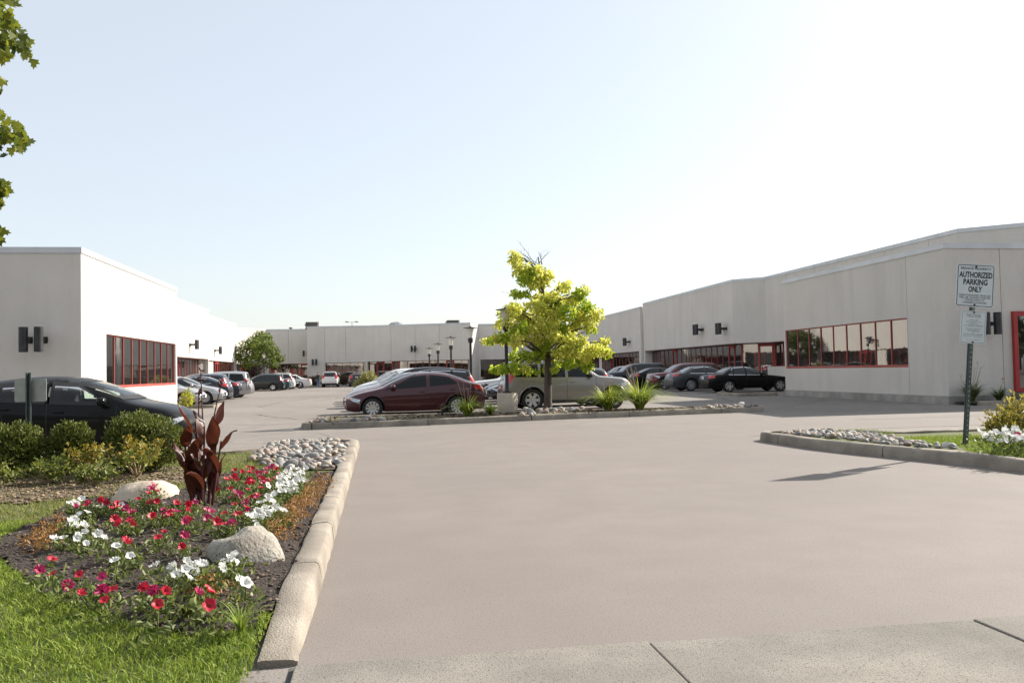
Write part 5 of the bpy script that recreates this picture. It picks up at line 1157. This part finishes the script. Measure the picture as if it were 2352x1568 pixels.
clump('daylily_clump', 7.9, 25.65, .15, 480, 1.08, 'largest daylily clump, right one of two beside the beige vehicle', DLY, 8, 1.3)
clump('daylily_clump', .05, 24.0, .14, 14, .2, 'tiny green sprout near the left end of the middle island', DLY)
clump('grass_clump', 19.3, 25.85, .1, 210, .78, 'tall dark grass clump against the right corner building', DGR, 5, 1.15, 'strap-leaved plants by the right door', spread=.8)
clump('grass_clump', 20.3, 25.85, .1, 110, .6, 'smaller grass clump with an orange flower left of the red door', DGR, 0, 1, 'strap-leaved plants by the right door', flower=mat('orange_petal', (.7, .12, .02), .5, trans=.3))

# ------------------------------------------------------------------ flower bed planting
RPET = mat('petal_red', (.45, .004, .018), .5, (.55, .02, .06), island=True, trans=.3); PPET = mat('petal_pink', (.40, .012, .09), .5, (.5, .04, .14), island=True, trans=.3); WPET = mat('petal_white', (.78, .78, .75), .5, (.70, .70, .66), island=True, trans=.3)
PTH = mat('petal_throat', (.22, .004, .014), .6); PTW = mat('petal_throat_pale', (.55, .55, .35), .6)
def petunia_mesh(m, th, seed):
    b = MB(); V = [(0, 0, -.02)]; n = 20; rng = random.Random(seed)
    for r, z in ((.006, -.008), (.020, .005), (.034, .009)):
        for k in range(n):
            a = 2 * math.pi * k / n; lob = 1 + (.2 * abs(math.cos(2.5 * a)) - .1) * (r / .034) + rng.gauss(0, .05) * (r / .034); rr = r * lob
            V.append((rr * math.cos(a), rr * math.sin(a), z + (.007 * math.sin(10 * a + seed) + rng.gauss(0, .003)) * (r / .034)))
    F_ = [(0, 1 + k, 1 + (k + 1) % n) for k in range(n)]; b.add(V, F_, 1)
    b.f += [(1 + i * n + k, 1 + i * n + (k + 1) % n, 1 + (i + 1) * n + (k + 1) % n, 1 + (i + 1) * n + k) for i in range(2) for k in range(n)]; b.m += [0] * (2 * n)
    return b.mesh('flower', [m, th], 80)
FM = {c: [petunia_mesh(m, t, s) for s in range(3)] for c, m, t in (('r', RPET, PTH), ('p', PPET, PTH), ('w', WPET, PTW))}
PLF = mat('petunia_leaf', (.06, .10, .018), .55, (.22, .25, .06), island=True, trans=.35)
FL = [(-2.06, 5.87, 'r'), (-2.07, 5.70, 'p'), (-1.92, 5.49, 'r'), (-1.76, 5.25, 'p'), (-1.73, 5.35, 'r'), (-1.61, 5.01, 'r'), (-1.56, 5.20, 'p'), (-1.49, 5.14, 'r'), (-1.53, 5.10, 'p'), (-1.44, 4.84, 'r'), (-1.27, 4.93, 'r'), (-1.23, 5.05, 'p'), (-1.14, 4.86, 'r'), (-1.21, 4.90, 'p'), (-1.11, 4.57, 'r'), (-0.95, 4.75, 'p'), (-0.91, 4.83, 'r'), (-0.86, 4.55, 'r'), (-2.69, 8.56, 'p'), (-2.51, 8.51, 'r'), (-2.42, 8.43, 'r'), (-2.58, 8.58, 'r'), (-2.32, 8.18, 'r'), (-2.21, 8.03, 'p'), (-2.13, 7.43, 'r'), (-2.06, 7.27, 'r'), (-1.95, 7.28, 'r'), (-2.08, 7.68, 'p'), (-1.90, 7.58, 'p'), (-2.09, 8.33, 'r'), (-2.29, 8.72, 'r'), (-1.84, 7.46, 'r'), (-1.86, 7.88, 'p'), (-1.79, 7.62, 'p'), (-1.69, 7.37, 'r'), (-1.51, 7.16, 'r'), (-1.51, 7.06, 'p'), (-1.57, 6.66, 'r'), (-1.38, 6.44, 'p'), (-1.37, 6.31, 'r'), (-1.74, 6.33, 'r'), (-1.68, 8.00, 'r'), (-1.84, 8.26, 'r'), (-1.68, 8.26, 'p'), (-1.33, 7.73, 'r'), (-1.39, 7.49, 'p'), (-1.31, 8.15, 'r'), (-1.16, 7.83, 'r'), (-1.23, 8.65, 'r'), (-1.20, 6.97, 'r'), (-1.15, 6.96, 'p'), (-1.53, 9.23, 'r'), (-1.67, 10.31, 'r'), (-1.56, 9.86, 'r'), (-1.36, 9.61, 'r'), (-1.41, 10.67, 'p'), (-1.22, 9.96, 'r'), (-1.20, 10.60, 'r'), (-1.19, 9.37, 'r'), (-2.29, 9.43, 'r'), (-1.50, 10.94, 'r'), (-1.51, 10.48, 'r'), (-1.30, 9.86, 'r'), (-1.40, 8.92, 'p'), (-1.43, 8.77, 'p'), (-1.64, 10.75, 'r'), (-1.31, 11.03, 'r'), (-1.32, 10.41, 'p'), (-2.76, 8.50, 'w'), (-2.77, 8.64, 'w'), (-2.62, 8.54, 'w'), (-2.29, 8.18, 'w'), (-2.47, 7.52, 'w'), (-2.47, 7.63, 'w'), (-2.43, 7.45, 'w'), (-2.44, 7.31, 'w'), (-2.43, 7.35, 'w'), (-2.33, 6.86, 'w'), (-2.21, 6.96, 'w'), (-2.23, 6.87, 'w'), (-2.04, 6.45, 'w'), (-1.95, 6.54, 'w'), (-1.78, 6.23, 'w'), (-1.63, 5.68, 'w'), (-1.64, 6.05, 'w'), (-1.40, 5.71, 'w'), (-1.21, 5.42, 'w'), (-1.18, 5.56, 'w'), (-1.12, 5.49, 'w'), (-1.06, 5.36, 'w'), (-1.09, 5.22, 'w'), (-1.12, 5.55, 'w'), (-1.17, 5.65, 'w'), (-1.07, 5.46, 'w'), (-1.13, 5.29, 'w'), (-1.07, 5.28, 'w'), (-1.29, 5.67, 'w'), (-0.98, 5.71, 'w'), (-0.91, 5.62, 'w'), (-0.94, 5.74, 'w'), (-0.90, 5.69, 'w'), (-0.93, 5.32, 'w'), (-0.94, 5.61, 'w'), (-0.74, 4.94, 'w'), (-0.80, 5.12, 'w'), (-1.07, 7.35, 'w'), (-1.04, 7.46, 'w'), (-0.94, 7.10, 'w'), (-1.04, 7.62, 'w'), (-1.02, 7.12, 'w'), (-0.97, 8.06, 'w'), (-0.90, 7.65, 'w'), (-0.93, 7.43, 'w'), (-1.02, 8.35, 'w'), (-1.01, 7.89, 'w'), (-0.92, 7.91, 'w'), (-0.99, 7.44, 'w'), (-0.95, 6.91, 'w'), (-1.01, 9.31, 'w'), (-1.00, 10.09, 'w'), (-0.96, 10.53, 'w'), (-0.91, 8.77, 'w'), (-1.10, 9.72, 'w'), (-0.86, 9.64, 'w'), (-0.89, 9.10, 'w'), (-1.12, 10.58, 'w'), (-1.00, 9.77, 'w'), (-0.90, 9.46, 'w'), (-1.10, 10.04, 'w'), (-1.02, 8.97, 'w'), (-1.08, 10.80, 'w'), (-1.01, 9.50, 'w'), (-0.94, 10.07, 'w'), (-1.07, 9.33, 'w'), (-1.03, 8.71, 'w'), (-0.91, 9.00, 'w'), (-0.90, 10.37, 'w')]
rj = random.Random(5); extra = []
for x, y, c in FL:                                      # the drifts are closed: neighbouring blooms at other heights
    if y > 6.6:
        for _ in range(2 if y > 8.6 else 1): extra.append((x + rj.gauss(0, .06), y + rj.gauss(0, .09), c if rj.random() < .75 or c == 'w' else 'p'))
FL += extra; grp = []
for x, y, c in FL:
    k = 'w' if c == 'w' else 'r'
    for g in grp:
        if g[0] == k and (g[1] - x) ** 2 + (g[2] - y) ** 2 < .2 ** 2: g[3].append((x, y, c)); break
    else: grp.append([k, x, y, [(x, y, c)]])
def plabel(k, x, y):
    if k == 'w':
        if y > 9.3 and x > -2: return 'white petunia plant in the dense drift beyond the canna', 'white petunias beyond the canna'
        if y > 7.4 and x > -1.6: return 'white petunia plant in the cluster between the canna and the kerb', 'white petunias between canna and kerb'
        if x > -1.6: return 'white petunia plant around the granite boulder', 'white petunias around the granite boulder'
        return 'white petunia plant on the left side of the flower bed', 'white petunias at the left of the bed'
    if y < 6.9: return 'red petunia plant in the front row next to the lawn', 'red petunias in the front row'
    if x > -1.55: return 'red petunia plant in the drift right of the canna', 'red petunias right of the canna'
    return 'red petunia plant in the middle of the bed', 'red petunias in the middle of the bed'
ORD = 'first second third fourth fifth sixth seventh eighth ninth tenth eleventh twelfth thirteenth fourteenth fifteenth sixteenth seventeenth eighteenth nineteenth twentieth'.split()
def across(x, y): return x / y
seen = {}; grp.sort(key=lambda g: across(g[1], g[2]))
for k, x0, y0, fl in grp:
    cx = sum(f[0] for f in fl) / len(fl); cy = sum(f[1] for f in fl) / len(fl); lb, gp = plabel(k, cx, cy); seen[gp] = seen.get(gp, 0) + 1; lb = lb.replace('plant', 'plant, %s from the left,' % ORD[seen[gp] - 1], 1); z0 = tz(cx, cy); root = empty('petunia', (cx, cy, z0), 0, lb, 'flower', gp)
    P_ = []; n = 26 + 12 * len(fl); st = MB()
    for x, y, c in fl:
        zf = .29 - z0 + random.uniform(-.05, .02); e = Vector((x - cx, y - cy, zf)); st.tube([(e.x * .4, e.y * .4, 0), (e.x * .8, e.y * .8, zf * .55), tuple(e - Vector((0, 0, .02)))], [.004, .004, .003], 4)
        s = random.uniform(.7, 1.12); inst('flower', random.choice(FM[c]), root, e, (rad(random.uniform(5, 62)), random.gauss(.15, .3), random.uniform(-.5, 1.0)), (s, s, s))
        q = np.array([[e.x, e.y, 0]]) + RNG.normal(size=(n // len(fl) + 6, 3)) * [.055, .055, 0]; q[:, 2] = RNG.uniform(.0, 1, len(q)) ** .8 * (zf - .02); P_.append(q)
    q = RNG.normal(size=(16, 3)) * [.06, .06, 0]; q[:, 2] = RNG.uniform(0, .08, 16); P_.append(q); P_ = np.concatenate(P_)
    inst('foliage', leaf_mesh('foliage', P_, .042, PLF, up=.5, ratio=.45), root); st.build('stems', PLF, root)
# white flowers and one dark red on the right island
for (x, y), lb in zip([(8.05, 10.56), (8.36, 10.72), (8.60, 10.78), (8.87, 10.90), (8.24, 10.21), (7.99, 10.17)], ('leftmost white petunia on the right island beside the sign post', 'white petunia on the right island, second from the sign post', 'white petunia at the back of the right island group', 'white petunia at the right picture edge', 'white petunia low at the right picture edge', 'white petunia at the front of the right island group')):
    x += .3; y += .3; root = empty('petunia', (x, y, .13), 0, lb, 'flower', 'white petunias on the right island'); P_ = RNG.normal(size=(120, 3)) * [.12, .12, 0]; P_[:, 2] = RNG.uniform(0, .26, 120); inst('foliage', leaf_mesh('foliage', P_, .05, PLF, up=.4), root)
    for k in range(9): s = random.uniform(1.1, 1.5); inst('flower', random.choice(FM['w']), root, (random.gauss(0, .1), random.gauss(0, .1), random.uniform(.2, .33)), (rad(random.uniform(10, 70)), random.gauss(0, .4), random.uniform(-1.2, .6)), (s, s, s))
(x, y), = [(8.60, 10.61)]
root = empty('petunia', (x, y, .13), 0, 'dark red petunia behind the white ones on the right island', 'flower'); P_ = RNG.normal(size=(80, 3)) * [.1, .1, 0]; P_[:, 2] = RNG.uniform(0, .22, 80); inst('foliage', leaf_mesh('foliage', P_, .05, PLF, up=.4), root)
for k in range(5): inst('flower', FM['p'][k % 3], root, (random.gauss(0, .07), random.gauss(0, .07), random.uniform(.2, .3)), (rad(random.uniform(10, 70)), 0, random.uniform(-1, .5)), (1.4, 1.4, 1.4))
# rusty orange low plants along the kerb
SED = mat('rusty_leaf', (.22, .10, .03), .7, (.48, .27, .09), island=True, trans=.3)
for i, (x, y) in enumerate([(-0.67, 10.41), (-0.70, 9.86), (-0.74, 9.40), (-0.73, 8.84), (-0.76, 8.47), (-0.77, 8.03), (-0.80, 7.79), (-0.81, 7.40), (-0.81, 6.96)] + [(-2.64, 7.39), (-2.70, 7.80), (-2.53, 7.00), (-1.00, 5.29)]):
    kb = i < 9; root = empty('rusty_plant', (x, y, tz(x, y)), 0, 'rusty orange low plant beside the kerb, %s from the stone pile' % ORD[i] if kb else ('rusty orange low plant in front of the granite boulder' if i == 12 else 'rusty orange low plant at the left edge of the bed, %s of three' % ORD[(1, 0, 2)[i - 9]]), 'plant', 'rusty plants along the kerb' if kb else ('rusty plant at the boulder' if i == 12 else 'rusty plants at the left of the bed'))
    P_ = RNG.normal(size=(170, 3)) * [.07, .085, 0]; P_[:, 2] = RNG.uniform(0, 1, 170) * .15 * np.exp(-(P_[:, 0] ** 2 + P_[:, 1] ** 2) / .02) + .01; inst('foliage', leaf_mesh('foliage', P_, .032, SED, up=.8, ratio=.4), root)
# canna with dark red leaves
CL1 = mat('canna_leaf', (.035, .010, .009), .45, (.14, .038, .018), island=True, trans=.36, spec=.4, stretch=(6, 6, 1)); CST = mat('canna_stem', (.07, .014, .014), .6)
cn = empty('canna', (-1.72, 8.75, .2), 0, 'tall canna with dark maroon leaves and seed stalks in the flower bed', 'plant')
def canna_leaf(parent, base, az, l, w, tilt, bend):
    V = []; n = 9; d = Vector((math.cos(az), math.sin(az), 0)); s_ = Vector((-d.y, d.x, 0)); F_ = []
    for j in range(n + 1):
        t = j / n; th = tilt + bend * t * t; p = Vector((0, 0, 0))
        # integrate the arched midrib
        m = 8
        for q in range(m): tt = t * (q + .5) / m; a = tilt + bend * tt * tt; p += (d * math.sin(a) + Vector((0, 0, math.cos(a)))) * (l * t / m)
        ww = w * .5 * (math.sin(math.pi * min(1, t * 1.02) ** .75) ** .8 if 0 < t < 1 else 0) + .003; nrm = (d * math.cos(th) - Vector((0, 0, math.sin(th))))
        for u in (-1, -.5, 0, .5, 1): V.append(Vector(base) + p + s_ * ww * u * .93 + nrm * (ww * .22 * (abs(u) ** 1.5)) + nrm * .008 * math.sin(9 * t + 3 * u + az))
    for j in range(n):
        for u in range(4): F_.append((j * 5 + u, j * 5 + u + 1, (j + 1) * 5 + u + 1, (j + 1) * 5 + u))
    MB().add(V, F_).build('leaf', CL1, parent, smooth=80)
stems = [(-.13, 0, .72), (-.05, .06, .88), (.04, -.06, .8), (.10, .04, .95), (.16, -.02, .66), (-.08, -.08, .5), (.08, .1, .75), (.03, -.1, .42)]
cn.scale = (.9, .9, 1.0)
for i, (sx, sy, h) in enumerate(stems):
    e = (sx * 1.35, sy * 1.3, h * .9); MB().tube([(sx * .7, sy * .7, -.06), (sx, sy, h * .4), e], [.017, .014, .009], 7).build('stem', CST, cn, smooth=60)
    nl = 4 if i % 2 else 3
    for k in range(nl):
        f = .12 + .72 * k / (nl - 1); b = Vector((sx * .7, sy * .7, 0)).lerp(Vector(e), f); canna_leaf(cn, b, i * 2.1 + k * 2.5 + random.uniform(-.4, .4), random.uniform(.30, .42) * (1.12 - .3 * f), random.uniform(.12, .16), random.uniform(.12, .66), random.choice((.1, .5, 1.3)) * random.uniform(.6, 1.2))
for sx, sy, h, lean in ((.02, .02, 1.28, -.02), (.1, .05, 1.18, .12), (-.02, .0, 1.08, .0)):
    e = Vector((sx + lean, sy, h)); st = MB().tube([(sx, sy, .7), (sx + lean * .5, sy, h - .22), e], [.009, .007, .004], 6); st.build('flower_stalk', CST, cn)
    for k in range(8):
        t_ = random.uniform(.35, 1.0); p = Vector((sx + lean * (.5 + .5 * t_), sy, h - .22 + .22 * t_)); q = p + Vector((random.uniform(-.045, .045), random.gauss(0, .025), random.uniform(-.02, .07))); MB().tube([p, p.lerp(q, .6), q], [.004, .011, .003], 6).build('seed_pod', CST, cn)
# loose weeds of the lawn edge
clump('weed', -1.05, 4.95, .12, 16, .16, 'broad green weed at the lawn edge in front of the bed', PLF, 0, .3, 'weeds at the lawn edge', w=.04, spread=1.3)
clump('weed', -.72, 4.62, .12, 30, .2, 'grass tuft beside the broken near end of the kerb', GRASS, 0, .3, 'weeds at the lawn edge', w=.01)

# ------------------------------------------------------------------ the woman walking far back
def woman(x, y, h):
    root = empty('person', (x, y, 0), rad(8), 'person in dark top and blue jeans walking towards the camera beside the white vehicle', 'person')
    J = {}; E = []; V = []; Rr = []
    def v(p, r, par=None):
        V.append(p); Rr.append(r); k = len(V) - 1
        if par is not None: E.append((par, k))
        return k
    pel = v((0, 0, .95), (.155, .105)); sp = v((0, .01, 1.12), (.125, .09), pel); ch = v((0, .0, 1.30), (.155, .10), sp); nk = v((0, -.01, 1.44), (.055, .055), ch); hd0 = v((0, -.025, 1.52), (.075, .085), nk); hd1 = v((0, -.03, 1.61), (.078, .092), hd0)
    for s, step in ((-1, .16), (1, -.14)):
        hip = v((s * .09, 0, .88), (.095, .095), pel); kn = v((s * .095, -.06 - step * .35, .48), (.06, .062), hip); an = v((s * .09, .0 - step, .09), (.04, .045), kn); v((s * .1, -.13 - step, .035), (.038, .03), an)
        sh = v((s * .17, 0, 1.37), (.055, .055), ch); el = v((s * .225, .03 + step * .4, 1.10), (.04, .04), sh); wr = v((s * .24, -.06 + step * .9, .88), (.028, .028), el); pm = v((s * .245, -.075 + step, .81), (.036, .018), wr)
        for k, (dy, l) in enumerate(((-.03, .065), (-.01, .078), (.01, .072), (.028, .055))):
            f = v((s * .245, -.08 + step + dy, .765), (.009, .009), pm); v((s * .238, -.09 + step + dy, .775 - l), (.008, .008), f)
        v((s * .225, -.125 + step, .80), (.01, .01), pm)
    me = bpy.data.meshes.new('b'); me.from_pydata(V, E, []); o = bpy.data.objects.new('b', me); COL.objects.link(o)
    sk_ = o.modifiers.new('s', 'SKIN'); sv = me.skin_vertices[0].data
    for i, r in enumerate(Rr): sv[i].radius = r
    sv[0].use_root = True; su = o.modifiers.new('u', 'SUBSURF'); su.levels = su.render_levels = 1
    bpy.context.view_layer.update(); bm_ = bpy.data.meshes.new_from_object(o.evaluated_get(bpy.context.evaluated_depsgraph_get())); bpy.data.objects.remove(o)
    sk = mat('skin', (.45, .26, .19), .6); tp = mat('dark_top', (.02, .02, .026), .9); jn = mat('blue_jeans', (.05, .085, .17), .9); sh_ = mat('shoe', (.12, .14, .2), .7); setmats(bm_, [sk, tp, jn, sh_])
    for p in bm_.polygons:
        c = p.center; p.material_index = 3 if c.z < .085 else (0 if (c.z > 1.43 or (abs(c.x) > .19 and c.z < .88)) else (1 if c.z > .93 or abs(c.x) > .19 else 2)); p.use_smooth = True
    b = inst('body', bm_, root, scale=(h / 1.69,) * 3); k = h / 1.69
    hr = MB().ball((0, .015 * k, 1.635 * k), (.095 * k, .1 * k, .095 * k), 14).ball((0, .05 * k, 1.55 * k), (.088 * k, .06 * k, .11 * k), 12); hr.build('hair', mat('brown_hair', (.09, .03, .015), .7), root, smooth=60)
    f = MB()
    for s in (-1, 1): f.ball((s * .03 * k, -.122 * k, 1.58 * k), (.011 * k, .006 * k, .006 * k), 8)
    f.build('eyes', SIGNK, root); MB().ball((0, -.125 * k, 1.548 * k), (.012 * k, .014 * k, .018 * k), 8).build('nose', sk, root); MB().ball((0, -.115 * k, 1.512 * k), (.024 * k, .006 * k, .006 * k), 8).build('mouth', mat('lips', (.35, .1, .09), .6), root)
woman(-6.35, 92.5, 1.66)

# ------------------------------------------------------------------ trees across the street, behind the camera: they show in the windows and car bodies
tb = []
for k in range(46):
    x = -95 + 4.6 * k + random.uniform(-1.5, 1.5); y = random.uniform(-40, -28); h = random.uniform(6.5, 10.5)
    for q in range(7): tb.append((x + random.gauss(0, 1.3), y + random.gauss(0, 1.3), h * random.uniform(.25, .95), random.uniform(1.3, 2.2)))
P_ = in_blobs(tb, 16)
tag(inst('tree_belt', leaf_mesh('tree_belt', P_, 1.5, mat('belt_leaf', (.03, .055, .01), .7, (.09, .12, .025), island=True, trans=.2), ratio=.7)), 'dark trees across the street, seen only as reflections in the windows', 'trees', kind='stuff')
